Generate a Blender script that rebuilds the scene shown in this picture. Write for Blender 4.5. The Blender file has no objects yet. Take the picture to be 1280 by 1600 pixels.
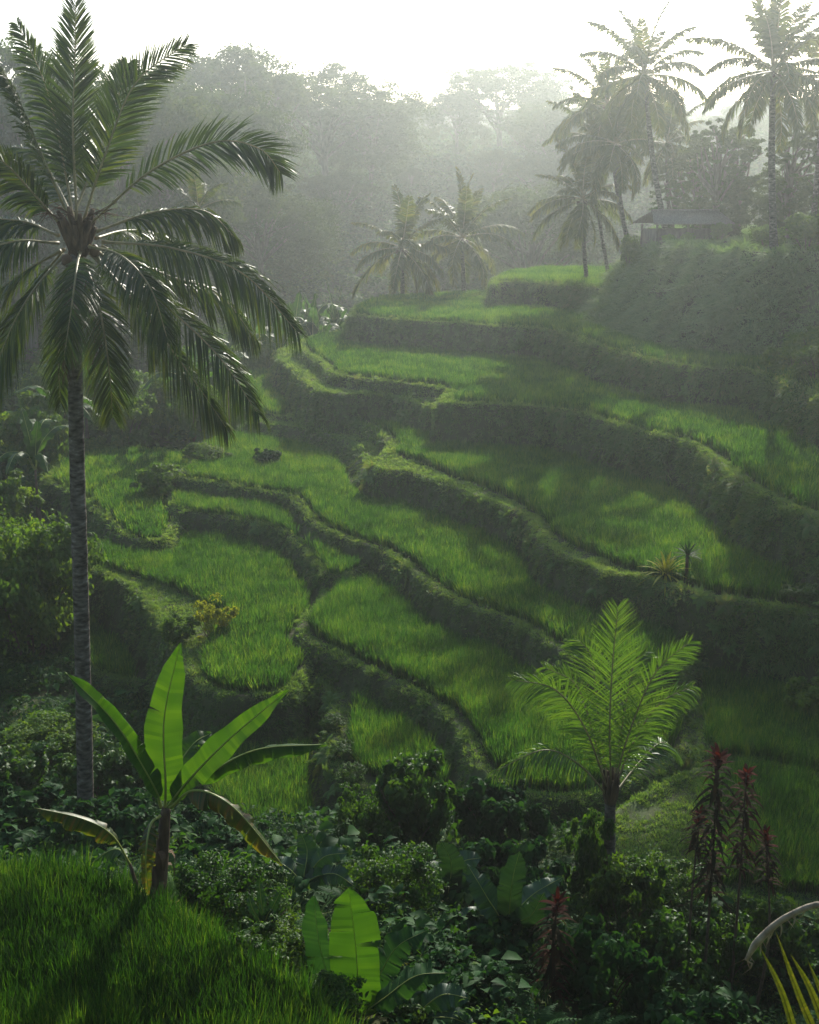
import bpy, math, random
import numpy as np
from mathutils import Vector, Matrix
R = math.radians
rng = np.random.default_rng(7)
random.seed(7)
sc = bpy.context.scene
col = sc.collection

# ------------------------------------------------------------------ camera
CAM_H = 20.0
FPX = 1931.0
PITCH = math.atan(500 / FPX)
cd = bpy.data.cameras.new('camera'); cam = bpy.data.objects.new('camera', cd); col.objects.link(cam)
cam.location = (0, 0, CAM_H); cam.rotation_euler = (math.pi/2 - PITCH, 0, 0)
cd.sensor_fit = 'VERTICAL'; cd.sensor_height = 32.0; cd.lens = 32.0 * FPX / 1600
cd.clip_start = 0.1; cd.clip_end = 3000
sc.camera = cam

# ------------------------------------------------------------------ sky, sun, exposure
SUN_EL, SUN_AZ = R(27), R(14)          # azimuth to the right of the view axis (+Y)
w = bpy.data.worlds.new("World"); sc.world = w; w.use_nodes = True
nt = w.node_tree; bg = nt.nodes['Background']
sky = nt.nodes.new('ShaderNodeTexSky'); sky.sky_type = 'NISHITA'; sky.sun_disc = False
sky.sun_elevation = SUN_EL; sky.sun_rotation = SUN_AZ; sky.air_density = 1.0; sky.dust_density = 1.5; sky.ozone_density = 1.0
nt.links.new(sky.outputs[0], bg.inputs[0]); bg.inputs[1].default_value = 0.15
sd_ = bpy.data.lights.new('sun', 'SUN'); sun = bpy.data.objects.new('sun', sd_); col.objects.link(sun)
sd_.energy = 4.4; sd_.angle = R(0.6); sd_.color = (1.0, 0.95, 0.84)
sdir = Vector((math.sin(SUN_AZ)*math.cos(SUN_EL), math.cos(SUN_AZ)*math.cos(SUN_EL), math.sin(SUN_EL)))
sun.rotation_euler = sdir.to_track_quat('Z', 'Y').to_euler()
sc.view_settings.view_transform = 'Standard'; sc.view_settings.look = 'None'
sc.view_settings.exposure = 0.88; sc.view_settings.gamma = 1.0
cy = sc.cycles
cy.use_denoising = True
try: cy.denoiser = 'OPENIMAGEDENOISE'
except Exception: pass
cy.max_bounces = 5; cy.diffuse_bounces = 3; cy.glossy_bounces = 2; cy.transmission_bounces = 3
cy.volume_bounces = 0; cy.transparent_max_bounces = 6; cy.sample_clamp_indirect = 3.0; cy.caustics_reflective = False; cy.caustics_refractive = False

# ------------------------------------------------------------------ pixel (1280x1600 photo) to world helpers
cp, sp = math.cos(PITCH), math.sin(PITCH)
def ray(px, py):
    u = (px-640)/FPX; v = (800-py)/FPX
    return np.array([u, cp + v*sp, -sp + v*cp])
def U(px, py, D):            # point on the horizontal plane D metres below the camera
    d = ray(px, py); t = -D/d[2]
    return np.array([0, 0, CAM_H]) + d*t
def UD(px, py, d):           # point at forward distance d
    r = ray(px, py); return np.array([0, 0, CAM_H]) + r*(d/r[1])
def project(P):
    P = np.asarray(P, float); q = P - np.array([0, 0, CAM_H])
    zc = q[..., 1]*cp - q[..., 2]*sp; yc = q[..., 1]*sp + q[..., 2]*cp
    zc = np.maximum(zc, .01)
    return 640 + FPX*q[..., 0]/zc, 800 - FPX*yc/zc
def inview(P, m=150):
    x, y = project(P); return (x > -m) & (x < 1280+m) & (y > -m) & (y < 1600+m)

# ------------------------------------------------------------------ terraces: lip outline traced on its own level
def chaikin(p, n=1):
    for _ in range(n):
        q = np.roll(p, -1, 0); p = np.stack([.75*p+.25*q, .25*p+.75*q], 1).reshape(-1, 2)
    return p
TER = []   # name, D, batter, polygon, rice inset (None = no rice)
def ter(name, D, bat, pts, inset=.65, rice=None):
    poly = chaikin(np.array([U(x, y, D)[:2] for x, y in pts]), 1)
    rp = chaikin(np.array([U(x, y, D)[:2] for x, y in rice]), 1) if rice else None
    TER.append(dict(name=name, D=D, z=CAM_H-D, bat=bat, poly=poly, inset=inset, rice=rp))
ter('summit', 6.5, .15, [(767,447),(785,442),(830,444),(870,447),(917,451),(960,456),(1000,462),(1060,470),(1060,428),(985,423),(900,423),(830,424),(790,428),(768,438)])
ter('upper', 8.35, .15, [(546,494),(564,496),(634,503),(712,507),(790,513),(858,517),(909,533),(948,548),(975,556),(1030,568),(1081,576),(1131,580),(1171,582),(1210,595),(1280,622),(1340,650),(1340,540),(1150,500),(990,470),(770,460),(640,466),(575,472),(548,483)])
ter('broad', 10.35, .16, [(466,546),(464,538),(475,531),(500,525),(543,521),(600,520),(800,540),(1000,560),(1200,600),(1360,640),(1360,850),(1280,812),(1215,790),(1170,766),(1131,739),(1104,712),(1077,695),(1014,681),(944,662),(909,650),(858,640),(790,636),(712,634),(680,633),(690,626),(704,617),(690,609),(640,603),(595,598),(530,590),(507,582),(507,573),(495,566),(478,556)], .8)
ter('ledge', 10.95, .25, [(436,549),(433,562),(450,572),(462,582),(473,592),(480,602),(498,613),(550,617),(576,615),(640,624),(680,642),(710,640),(700,560),(520,540),(460,541),(442,545)], None)
ter('brow', 12.5, .18, [(470,650),(529,655),(587,674),(607,700),(598,710),(580,721),(576,737),(634,739),(673,752),(724,771),(775,791),(814,806),(828,818),(838,836),(854,861),(897,882),(944,900),(999,908),(1046,920),(1092,935),(1171,947),(1280,966),(1380,990),(1380,800),(1210,790),(1000,680),(700,650),(560,630),(480,640)], .8,
    rice=[(400,655),(529,660),(587,679),(607,704),(634,716),(673,728),(712,746),(775,767),(822,790),(840,806),(860,832),(909,858),(948,874),(999,896),(1077,922),(1140,940),(1202,948),(1238,935),(1232,905),(1200,870),(1130,820),(1000,680),(700,640),(480,600)])
ter('bank', 13.1, 1.0, [(385,660),(440,664),(500,674),(548,692),(572,715),(575,735),(600,745),(640,740),(640,650),(480,640),(400,645)], None)
ter('nose', 12.9, .5, [(375,595),(392,584),(432,580),(450,620),(468,655),(420,652),(385,640),(368,615)], .5)
ter('curl', 13.95, .2, [(273,747),(277,737),(305,725),(300,705),(330,690),(400,675),(430,655),(400,620),(450,620),(600,700),(900,800),(1080,900),(1085,1010),(1070,1045),(1020,1067),(960,1058),(900,1036),(869,1020),(822,990),(790,970),(732,956),(673,921),(634,890),(603,866),(556,851),(520,838),(490,823),(473,806),(470,793),(449,778),(391,769),(332,758),(281,752)], .6)
ter('fold', 14.65, .3, [(266,797),(262,780),(275,760),(300,735),(450,760),(600,860),(560,900),(505,905),(495,882),(465,850),(438,830),(352,810),(283,803)], .35)
ter('west', 15.0, .3, [(66,754),(78,738),(95,722),(130,712),(200,706),(290,706),(320,740),(300,790),(270,830),(262,848),(225,850),(190,842),(165,814),(133,787),(100,767)], .55)
ter('middle', 15.6, .3, [(128,878),(150,895),(190,914),(215,934),(242,965),(262,1000),(285,1040),(300,1065),(330,1090),(391,1096),(455,1090),(480,1050),(520,1000),(520,940),(530,900),(470,820),(300,800),(200,825),(150,852)], .45,
    rice=[(138,868),(160,884),(234,908),(312,937),(357,962),(340,988),(318,1030),(320,1066),(391,1086),(452,1080),(490,1040),(530,980),(540,900),(470,800),(300,790),(190,822),(150,850)])
ter('long', 15.1, .3, [(494,948),(470,965),(460,985),(475,1005),(500,1015),(545,1040),(595,1062),(640,1085),(680,1110),(710,1140),(730,1175),(742,1206),(770,1225),(820,1250),(870,1258),(950,1246),(1040,1205),(1092,1165),(1095,1100),(1060,1050),(900,1000),(640,900),(556,880),(515,898),(500,925)], .6)
ter('spur', 16.0, .3, [(447,985),(446,1010),(455,1035),(480,1060),(505,1085),(518,1110),(510,1150),(510,1190),(530,1220),(570,1240),(640,1262),(740,1245),(775,1225),(700,1100),(600,1040),(500,990),(470,965)], .75)
ter('hollow', 17.2, .4, [(285,1075),(275,1110),(300,1200),(350,1300),(420,1350),(500,1360),(570,1340),(570,1200),(540,1100),(480,1060),(300,1060)], .3)
ter('deep', 17.6, .4, [(120,930),(300,950),(310,1080),(240,1075),(150,1060),(100,1010)], .3)
ter('east', 14.9, .3, [(1078,1050),(1083,1110),(1090,1176),(1105,1190),(1180,1200),(1280,1220),(1400,1245),(1400,1020),(1080,1030)], .35)
ter('near_east', 15.0, .45, [(1112,1190),(1060,1213),(1010,1237),(965,1262),(940,1280),(930,1310),(960,1350),(1020,1390),(1150,1420),(1280,1440),(1400,1450),(1400,1190),(1150,1185)], .9,
    rice=[(1150,1190),(1105,1240),(1085,1300),(1100,1370),(1180,1410),(1400,1440),(1400,1180)])
ter('hill', 3.1, .75, [(1020,379),(1052,383),(1100,388),(1140,392),(1200,395),(1280,397),(1400,400),(1500,360),(1100,355),(1030,360),(1014,370)], None)
ter('foreground', 10.9, .8, [(-200,1368),(60,1368),(130,1372),(200,1385),(250,1412),(300,1445),(400,1500),(480,1550),(550,1610),(600,1700),(-300,1720)], .25)
TD = {t['name']: t for t in TER}

def sdist(x, y, poly):
    best = np.full(x.shape, 1e9); ins = np.zeros(x.shape, bool)
    q = np.roll(poly, -1, 0)
    for (ax, ay), (bx, by) in zip(poly, q):
        ex, ey = bx-ax, by-ay; L = ex*ex+ey*ey+1e-12
        t = np.clip(((x-ax)*ex+(y-ay)*ey)/L, 0, 1)
        d = (x-ax-ex*t)**2 + (y-ay-ey*t)**2
        best = np.minimum(best, d)
        c = ((ay > y) != (by > y)) & (x < (bx-ax)*(y-ay)/(by-ay+1e-12)+ax)
        ins ^= c
    return np.where(ins, -1, 1)*np.sqrt(best)

_nr = np.random.default_rng(3)
_oct = [(_nr.normal(size=(6, 2)), _nr.uniform(0, 6.28, 6)) for _ in range(6)]
def noise(x, y, scale, k=0):
    d, ph = _oct[k]; s = 0
    for i in range(6):
        s = s + np.sin((x*d[i, 0]+y*d[i, 1])/scale*1.6 + ph[i] + 1.3*np.sin((y*d[i, 0]-x*d[i, 1])/scale*.9+ph[5-i]))
    return s/6*1.5

# base ground under the terraces: thin plate through control points
cpts = []
for px, py, D in [(160,1000,18.3),(60,1000,18.2),(20,1200,17.6),(200,1300,17.2),(450,1200,17.9),(560,1300,17.0),(640,1300,15.9),(760,1275,16.4),(860,1310,16.0),
                  (700,1450,13.7),(560,1500,12.2),(850,1500,14.0),(1000,1560,15.4),(1200,1560,15.9),(1280,1480,15.6),(950,1430,15.1),(300,1520,11.9),(1150,1440,15.3),(640,1600,12.0),(100,1500,12.6)]:
    p = U(px, py, D); cpts.append(p)
for x, y, D in [(0,0,1.8),(-6,0,1.8),(6,0,1.8),(0,-20,1),(0,4,5.2),(0,8,9.6),(-4,12.5,12.2),(-8,12.5,12.4),(-5,9,10.4),(-9,15,12.6),(8,8,10.5),(7,14,13.8),(12,15,14),(18,22,13),(2,14,12.2),(-9,7,8.6),(28,15,8),(-25,15,9),(25,-10,2),(-25,-10,2),(30,28,11),(-22,30,17),(-32,40,15),(-32,25,12),
                (5,92,11),(10,72,14),(0,50,17.5),(15,42,17),(24,38,16.5),(34,45,13),(42,70,7),(38,90,3.5),(42,112,2.5),(25,105,5),
                (-5,105,15),(8,122,18),(-10,125,19),(25,135,12),(0,175,8),(0,215,-2),(0,265,-10),(0,300,-15),(-70,110,9),(-40,135,3),(-60,180,-8),(-30,85,16),(-38,60,16),(-16,70,16.5),(-20,100,16),(-45,100,12),
                (60,150,1),(55,200,-6),(85,260,-14),(-95,260,-20),(0,345,-22),(100,340,-24),(-100,340,-26),(90,60,-2),(90,110,-4),(-90,60,6),(-90,20,6),(90,20,2),(-90,-30,0),(90,-30,0)]:
    cpts.append(np.array([x, y, CAM_H-D]))
cpts = np.array(cpts)
def _phi(r2): return r2*np.log(r2+1e-9)*.5
def _fit(P):
    n = len(P); S = 50.0; X = P[:, :2]/S
    K = _phi(((X[:, None]-X[None])**2).sum(-1)) + 2e-3*np.eye(n)
    A = np.zeros((n+3, n+3)); A[:n, :n] = K; A[:n, n] = 1; A[:n, n+1:] = X; A[n, :n] = 1; A[n+1:, :n] = X.T
    b = np.zeros(n+3); b[:n] = P[:, 2]
    return X, np.linalg.solve(A, b), S
_X, _W, _S = _fit(cpts)
def base_h(x, y):
    x = np.clip(x, -110, 110)/_S; y = np.clip(y, -35, 345)/_S
    s = _W[-3] + _W[-2]*x + _W[-1]*y
    for (a, b), w_ in zip(_X, _W[:-3]): s = s + w_*_phi((x-a)**2+(y-b)**2)
    return s

def axis(lo, hi, step, far):
    a = list(np.arange(lo, hi+1e-6, step)); s = step; v = lo; pre = []
    while v > -far: s = min(s*1.18, 25); v -= s; pre.append(v)
    s = step; v = hi; post = []
    while v < far+100: s = min(s*1.18, 25); v += s; post.append(v)
    return np.array(pre[::-1]+a+post)
XS = axis(-24, 30, .13, 900); YS = axis(6, 112, .13, 900)
GX, GY = np.meshgrid(XS, YS)
BH = base_h(GX, GY) + .25*noise(GX, GY, 5, 0) + .1*noise(GX, GY, 1.2, 1)
ZG = BH.copy(); ID = np.full(GX.shape, -1)
wob = (.16+.12*np.clip((GX-2)/8, 0, 1))*noise(GX, GY, 1.2, 2) + .09*noise(GX, GY, .45, 3)
wobf = .03*noise(GX, GY, .8, 4)
for i, t in enumerate(TER):
    P = t['poly']; m = 9
    sel = (GX > P[:, 0].min()-m) & (GX < P[:, 0].max()+m) & (GY > P[:, 1].min()-m) & (GY < P[:, 1].max()+m)
    x, y = GX[sel], GY[sel]; s = sdist(x, y, P)
    so = s + np.where(s > 0, wob[sel]*np.clip(s*2, 0, 1), 0) + wobf[sel]
    bund = .10*np.exp(-((s+.22)/.16)**2) if t['inset'] and t['name'] != 'foreground' else 0
    if t['name'] == 'hill':
        top = t['z'] + np.clip(-s, 0, 30)*.03 + .12*noise(x, y, 2.5, 1)
        h = np.where(so > 0, t['z'] - so/t['bat'] + .25*noise(x, y, 1.3, 5), top)
    else:
        h = np.where(so > 0, t['z'] - so/t['bat'], t['z'] + bund)
    z0 = ZG[sel]; k = h > z0
    z0[k] = h[k]; ZG[sel] = z0
    idd = ID[sel]; idd[k] = i; ID[sel] = idd
RICE = np.zeros(GX.shape, bool)
for i, t in enumerate(TER):
    if t['inset'] is None or t['name'] == 'hill': continue
    sel = ID == i; x, y = GX[sel], GY[sel]; k = sdist(x, y, t['poly']) < -(t['inset'] if t['name'] in ('foreground', 'near_east') else max(t['inset']-.22, .3))
    if t['rice'] is not None: k &= sdist(x, y, t['rice']) < (.0 if t['name'] != 'brow' else .3)
    r_ = RICE[sel]; r_[k] = True; RICE[sel] = r_
def H(x, y):
    x = np.asarray(x, float); y = np.asarray(y, float)
    i = np.clip(np.searchsorted(XS, x)-1, 0, len(XS)-2); j = np.clip(np.searchsorted(YS, y)-1, 0, len(YS)-2)
    fx = np.clip((x-XS[i])/(XS[i+1]-XS[i]), 0, 1); fy = np.clip((y-YS[j])/(YS[j+1]-YS[j]), 0, 1)
    return (ZG[j, i]*(1-fx)*(1-fy)+ZG[j, i+1]*fx*(1-fy)+ZG[j+1, i]*(1-fx)*fy+ZG[j+1, i+1]*fx*fy)
def Hid(x, y):
    i = np.clip(np.searchsorted(XS, x)-1, 0, len(XS)-2); j = np.clip(np.searchsorted(YS, y)-1, 0, len(YS)-2); return ID[j, i]

# ------------------------------------------------------------------ materials
def newmat(name):
    m = bpy.data.materials.new(name); m.use_nodes = True; n = m.node_tree.nodes; l = m.node_tree.links; n.clear()
    return m, n, l, n.new('ShaderNodeOutputMaterial')
def N(n, t, **kw):
    o = n.new('ShaderNode'+t)
    for k, v in kw.items():
        if hasattr(o, k): setattr(o, k, v)
        else: o.inputs[k].default_value = v
    return o
def ramp(n, cols):
    r = n.new('ShaderNodeValToRGB'); e = r.color_ramp.elements
    while len(e) < len(cols): e.new(.5)
    for el, (p, c) in zip(e, cols): el.position = p; el.color = (*c, 1)
    return r
def leafmat(name, cols, trans=.45, rough=.5, spec=.35, tcol=(1.5, 1.35, .45), scale=1.2, inst=False):
    m, n, l, out = newmat(name)
    at = N(n, 'Attribute', attribute_name='tint')
    oi = n.new('ShaderNodeObjectInfo'); geo = n.new('ShaderNodeNewGeometry')
    nz = N(n, 'TexNoise', Scale=scale, Detail=2.0); l.new(geo.outputs['Position'], nz.inputs['Vector'])
    a = N(n, 'Math', operation='MULTIPLY_ADD'); l.new(at.outputs['Fac'], a.inputs[0]); a.inputs[1].default_value = .5; 
    b = N(n, 'Math', operation='MULTIPLY_ADD'); l.new(nz.outputs[0], b.inputs[0]); b.inputs[1].default_value = .9 if inst else .5; b.inputs[2].default_value = -.35 if inst else -.05
    l.new(b.outputs[0], a.inputs[2])
    c = N(n, 'Math', operation='MULTIPLY_ADD'); l.new(oi.outputs['Random'], c.inputs[0]); c.inputs[1].default_value = .5 if inst else .15; l.new(a.outputs[0], c.inputs[2])
    r = ramp(n, cols); l.new(c.outputs[0], r.inputs[0])
    p = N(n, 'BsdfPrincipled'); p.inputs['Roughness'].default_value = rough; p.inputs['Specular IOR Level'].default_value = spec
    l.new(r.outputs[0], p.inputs['Base Color'])
    mx = N(n, 'Mix', data_type='RGBA', blend_type='MULTIPLY'); mx.inputs['Factor'].default_value = 1
    l.new(r.outputs[0], mx.inputs[6]); mx.inputs[7].default_value = (*tcol, 1)
    tr = N(n, 'BsdfTranslucent'); l.new(mx.outputs[2], tr.inputs[0])
    ms = N(n, 'MixShader'); ms.inputs[0].default_value = trans
    l.new(p.outputs[0], ms.inputs[1]); l.new(tr.outputs[0], ms.inputs[2]); l.new(ms.outputs[0], out.inputs[0])
    return m
def solidmat(name, cols, scale=4., rough=.9, bump=.3, stretch=(1, 1, 1), detail=6., spec=.2):
    m, n, l, out = newmat(name)
    tc = n.new('ShaderNodeTexCoord'); mp = N(n, 'Mapping'); mp.inputs['Scale'].default_value = stretch
    l.new(tc.outputs['Object'], mp.inputs[0])
    nz = N(n, 'TexNoise', Scale=scale, Detail=detail); l.new(mp.outputs[0], nz.inputs['Vector'])
    r = ramp(n, cols); l.new(nz.outputs[0], r.inputs[0])
    p = N(n, 'BsdfPrincipled'); p.inputs['Roughness'].default_value = rough; p.inputs['Specular IOR Level'].default_value = spec
    bp = N(n, 'Bump'); bp.inputs['Strength'].default_value = bump; bp.inputs['Distance'].default_value = .05
    l.new(nz.outputs[0], bp.inputs['Height']); l.new(bp.outputs[0], p.inputs['Normal'])
    l.new(r.outputs[0], p.inputs['Base Color']); l.new(p.outputs[0], out.inputs[0])
    return m
M = {}
M['earth'] = solidmat('earth', [(.3, (.03, .03, .014)), (.5, (.05, .06, .022)), (.66, (.05, .075, .024)), (.8, (.10, .075, .045))], 1.1, 1, .8)
M['rice'] = leafmat('rice', [(.15, (.014, .052, .012)), (.45, (.032, .105, .020)), (.7, (.064, .16, .028)), (.95, (.14, .22, .04))], .52, .6, .15, (1.45, 1.35, .4), .25, True)
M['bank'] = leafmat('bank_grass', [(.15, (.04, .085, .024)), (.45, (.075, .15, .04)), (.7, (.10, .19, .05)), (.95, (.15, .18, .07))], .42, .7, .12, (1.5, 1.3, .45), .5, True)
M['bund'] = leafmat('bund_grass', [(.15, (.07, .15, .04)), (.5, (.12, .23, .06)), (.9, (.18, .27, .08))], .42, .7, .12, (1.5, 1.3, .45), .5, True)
M['hillgrass'] = leafmat('hill_grass', [(.15, (.06, .13, .05)), (.5, (.11, .20, .075)), (.95, (.16, .24, .10))], .4, .7, .12, (1.4, 1.3, .5), .5, True)
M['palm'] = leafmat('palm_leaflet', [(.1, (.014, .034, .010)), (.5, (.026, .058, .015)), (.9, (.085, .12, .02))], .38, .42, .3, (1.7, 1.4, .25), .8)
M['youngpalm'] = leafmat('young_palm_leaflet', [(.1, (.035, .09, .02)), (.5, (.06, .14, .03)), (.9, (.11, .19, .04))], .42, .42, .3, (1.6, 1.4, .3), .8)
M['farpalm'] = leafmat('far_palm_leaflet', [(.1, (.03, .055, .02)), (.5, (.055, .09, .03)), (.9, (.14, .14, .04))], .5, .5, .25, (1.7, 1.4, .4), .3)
M['rachis'] = solidmat('palm_rachis', [(.3, (.13, .12, .05)), (.7, (.26, .22, .10))], 6, .5, .2)
M['bark'] = solidmat('palm_bark', [(.32, (.03, .026, .02)), (.5, (.10, .088, .07)), (.62, (.15, .135, .11)), (.75, (.26, .25, .21))], 1.6, .95, 1.0, (3, 3, 7), 9, .05)
M['treebark'] = solidmat('tree_bark', [(.3, (.05, .04, .03)), (.7, (.16, .13, .10))], 2, .9, .8, (3, 3, .6))
M['tree'] = leafmat('forest_leaf', [(.1, (.024, .045, .018)), (.5, (.042, .075, .026)), (.9, (.085, .11, .035))], .4, .9, .04, (1.6, 1.4, .4), .15)
M['shrub'] = leafmat('shrub_leaf', [(.1, (.012, .042, .010)), (.5, (.026, .08, .016)), (.9, (.085, .15, .024))], .42, .6, .06, (1.6, 1.45, .3), .6)
M['shrub_gloss'] = leafmat('glossy_shrub_leaf', [(.1, (.014, .046, .010)), (.5, (.03, .085, .016)), (.9, (.085, .15, .024))], .42, .5, .12, (1.6, 1.45, .3), .6)
M['thicket'] = leafmat('thicket_leaf_sun_tint', [(.1, (.035, .075, .016)), (.5, (.06, .13, .024)), (.9, (.15, .22, .035))], .5, .6, .1, (1.6, 1.45, .3), .4)  # shrub leaf colours raised to stand in for sunlight on the bushes
M['shrub_yellow'] = leafmat('yellow_shrub_leaf', [(.1, (.10, .13, .02)), (.5, (.22, .26, .03)), (.9, (.5, .42, .06))], .45, .7, .05, (1.5, 1.35, .3), 1.5)
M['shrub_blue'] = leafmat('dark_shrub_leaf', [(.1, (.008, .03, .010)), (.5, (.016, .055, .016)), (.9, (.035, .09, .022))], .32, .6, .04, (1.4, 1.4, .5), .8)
M['banana'] = leafmat('banana_leaf', [(.1, (.014, .05, .010)), (.5, (.030, .085, .013)), (.9, (.06, .13, .016))], .5, .5, .2, (1.3, 1.25, .25), 2.5)
M['dark_leaf'] = leafmat('dark_broad_leaf', [(.1, (.010, .034, .014)), (.5, (.018, .055, .022)), (.9, (.035, .085, .03))], .15, .5, .25, (1.2, 1.2, .4), 2)
M['rice_shade_tint'] = leafmat('near_rice_shade_tint', [(.15, (.009, .034, .007)), (.45, (.017, .062, .010)), (.7, (.032, .095, .014)), (.95, (.08, .15, .022))], .5, .6, .12, (1.4, 1.3, .35), .5, True)  # darker copy of the rice colours, standing in for shade on the foreground
M['banana_dry'] = leafmat('banana_leaf_dry', [(.2, (.02, .05, .01)), (.5, (.05, .08, .014)), (.7, (.10, .08, .02)), (.9, (.14, .07, .03))], .5, .45, .4, (1.5, 1.3, .3), 3.5)
M['banana_rib'] = solidmat('banana_rib', [(.3, (.14, .2, .04)), (.7, (.28, .30, .08))], 5, .45, .1)
M['banana_stem'] = solidmat('banana_stem', [(.3, (.035, .025, .018)), (.5, (.09, .06, .04)), (.75, (.16, .12, .06))], 2.5, .8, .6, (4, 4, 1))
M['red'] = leafmat('cordyline_red', [(.2, (.02, .007, .006)), (.5, (.03, .009, .007)), (.9, (.085, .016, .010))], .4, .8, .02, (1.6, .8, .5), 1.5)
M['redgreen'] = leafmat('cordyline_green', [(.2, (.010, .018, .008)), (.5, (.022, .019, .010)), (.9, (.055, .024, .016))], .35, .8, .02, (1.5, 1.2, .4), 1.5)
M['nut'] = solidmat('coconut', [(.3, (.05, .03, .015)), (.7, (.11, .065, .03))], 3, .55, .1)
M['fibre'] = solidmat('palm_fibre', [(.3, (.04, .026, .015)), (.7, (.13, .085, .045))], 12, .9, .8, (1, 1, .2))
M['roof'] = solidmat('hut_roof', [(.3, (.09, .08, .07)), (.7, (.2, .185, .165))], 5, 1, .6, (6, 1, 1), spec=.0)
M['wood'] = solidmat('hut_wood', [(.3, (.07, .055, .045)), (.7, (.15, .125, .10))], 5, .85, .4, (1, 1, .3))
M['dry'] = solidmat('dry_frond', [(.3, (.16, .13, .09)), (.7, (.34, .30, .22))], 14, .8, .5)
M['blade'] = leafmat('strap_leaf', [(.2, (.025, .04, .008)), (.6, (.05, .07, .012)), (.9, (.09, .10, .02))], .45, .4, .4, (1.5, 1.3, .3), 3)
M['twig'] = solidmat('twig', [(.3, (.05, .035, .02)), (.7, (.12, .09, .06))], 8, .9, .3)

# ------------------------------------------------------------------ mesh helpers
def mesh_np(name, V, F, mats, mi=None, tint=None, smooth=False):
    """V (n,3), F list of arrays (m,k)"""
    me = bpy.data.meshes.new(name); V = np.asarray(V, np.float32)
    me.vertices.add(len(V)); me.vertices.foreach_set('co', V.ravel())
    Fs = [np.asarray(f, np.int32) for f in F if len(f)]
    loops = np.concatenate([f.ravel() for f in Fs]); tot = np.concatenate([np.full(len(f), f.shape[1], np.int32) for f in Fs])
    me.loops.add(len(loops)); me.loops.foreach_set('vertex_index', loops)
    me.polygons.add(len(tot)); st = np.concatenate([[0], np.cumsum(tot)[:-1]]).astype(np.int32)
    me.polygons.foreach_set('loop_start', st); me.polygons.foreach_set('loop_total', tot)
    if mi is not None: me.polygons.foreach_set('material_index', np.asarray(mi, np.int32))
    me.update(calc_edges=True)
    if smooth: me.polygons.foreach_set('use_smooth', np.ones(len(tot), bool))
    if tint is not None:
        a = me.attributes.new('tint', 'FLOAT', 'FACE'); a.data.foreach_set('value', np.asarray(tint, np.float32))
    for m in mats: me.materials.append(m)
    return me
class MB:
    def __init__(s): s.V = []; s.q = []; s.t = []; s.qm = []; s.tm = []; s.qt = []; s.tt = []; s.n = 0
    def add(s, V, Q=None, T=None, m=0, tint=.5):
        V = np.asarray(V, float).reshape(-1, 3)
        if Q is not None and len(Q):
            Q = np.asarray(Q, int).reshape(-1, 4); s.q.append(Q+s.n); s.qm.append(np.full(len(Q), m)); s.qt.append(np.broadcast_to(tint, (len(Q),)))
        if T is not None and len(T):
            T = np.asarray(T, int).reshape(-1, 3); s.t.append(T+s.n); s.tm.append(np.full(len(T), m)); s.tt.append(np.broadcast_to(tint, (len(T),)))
        s.V.append(V); s.n += len(V)
    def tube(s, P, r, k=8, m=0, cap=True, tint=.5):
        P = np.asarray(P, float); n = len(P); r = np.broadcast_to(r, (n,)); T = np.gradient(P, axis=0); T /= np.linalg.norm(T, axis=1)[:, None]+1e-9
        ref = np.array([1., 0, 0]) if abs(T[0, 0]) < .8 else np.array([0, 1., 0])
        A = np.cross(T, ref); A /= np.linalg.norm(A, axis=1)[:, None]+1e-9; B = np.cross(T, A)
        an = np.linspace(0, 2*np.pi, k, endpoint=False)
        V = P[:, None]+r[:, None, None]*(A[:, None]*np.cos(an)[None, :, None]+B[:, None]*np.sin(an)[None, :, None])
        V = V.reshape(-1, 3); Q = []
        for i in range(n-1):
            for j in range(k):
                a = i*k+j; b = i*k+(j+1) % k; Q.append((a, b, b+k, a+k))
        T_ = []
        if cap:
            V = np.vstack([V, P[:1], P[-1:]])
            for j in range(k): T_.append((n*k, (j+1) % k, j)); T_.append((n*k+1, (n-1)*k+j, (n-1)*k+(j+1) % k))
        s.add(V, Q, T_, m, tint)
    def box(s, lo, hi, m=0):
        x0, y0, z0 = lo; x1, y1, z1 = hi
        s.add([(x0,y0,z0),(x1,y0,z0),(x1,y1,z0),(x0,y1,z0),(x0,y0,z1),(x1,y0,z1),(x1,y1,z1),(x0,y1,z1)],
              [(0,3,2,1),(4,5,6,7),(0,1,5,4),(1,2,6,5),(2,3,7,6),(3,0,4,7)], None, m)
    def strips(s, P, W, m=0, tint=.5):
        """P (k,n,3) centre lines, W (k,n,3) half width vectors"""
        k, n, _ = P.shape; V = np.stack([P-W, P+W], 2).reshape(-1, 3)
        b = (np.arange(k)*n*2)[:, None]+(np.arange(n-1)*2)[None]
        Q = np.stack([b, b+1, b+3, b+2], -1).reshape(-1, 4)
        s.add(V, Q, None, m, np.repeat(np.broadcast_to(tint, (k,)), n-1))
    def mesh(s, name, mats, smooth=False):
        F = []; mi = []; ti = []
        if s.q: F.append(np.vstack(s.q)); mi.append(np.concatenate(s.qm)); ti.append(np.concatenate(s.qt))
        if s.t: F.append(np.vstack(s.t)); mi.append(np.concatenate(s.tm)); ti.append(np.concatenate(s.tt))
        return mesh_np(name, np.vstack(s.V), F, mats, np.concatenate(mi), np.concatenate(ti), smooth)
    def obj(s, name, mats, parent=None, loc=(0, 0, 0), smooth=False):
        return link(name, s.mesh(name, mats, smooth), parent, loc)
def link(name, data, parent=None, loc=(0, 0, 0), rz=0, scale=1):
    o = bpy.data.objects.new(name, data); col.objects.link(o); o.parent = parent; o.location = loc; o.rotation_euler = (0, 0, rz)
    o.scale = (scale,)*3 if np.isscalar(scale) else scale
    return o
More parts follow.
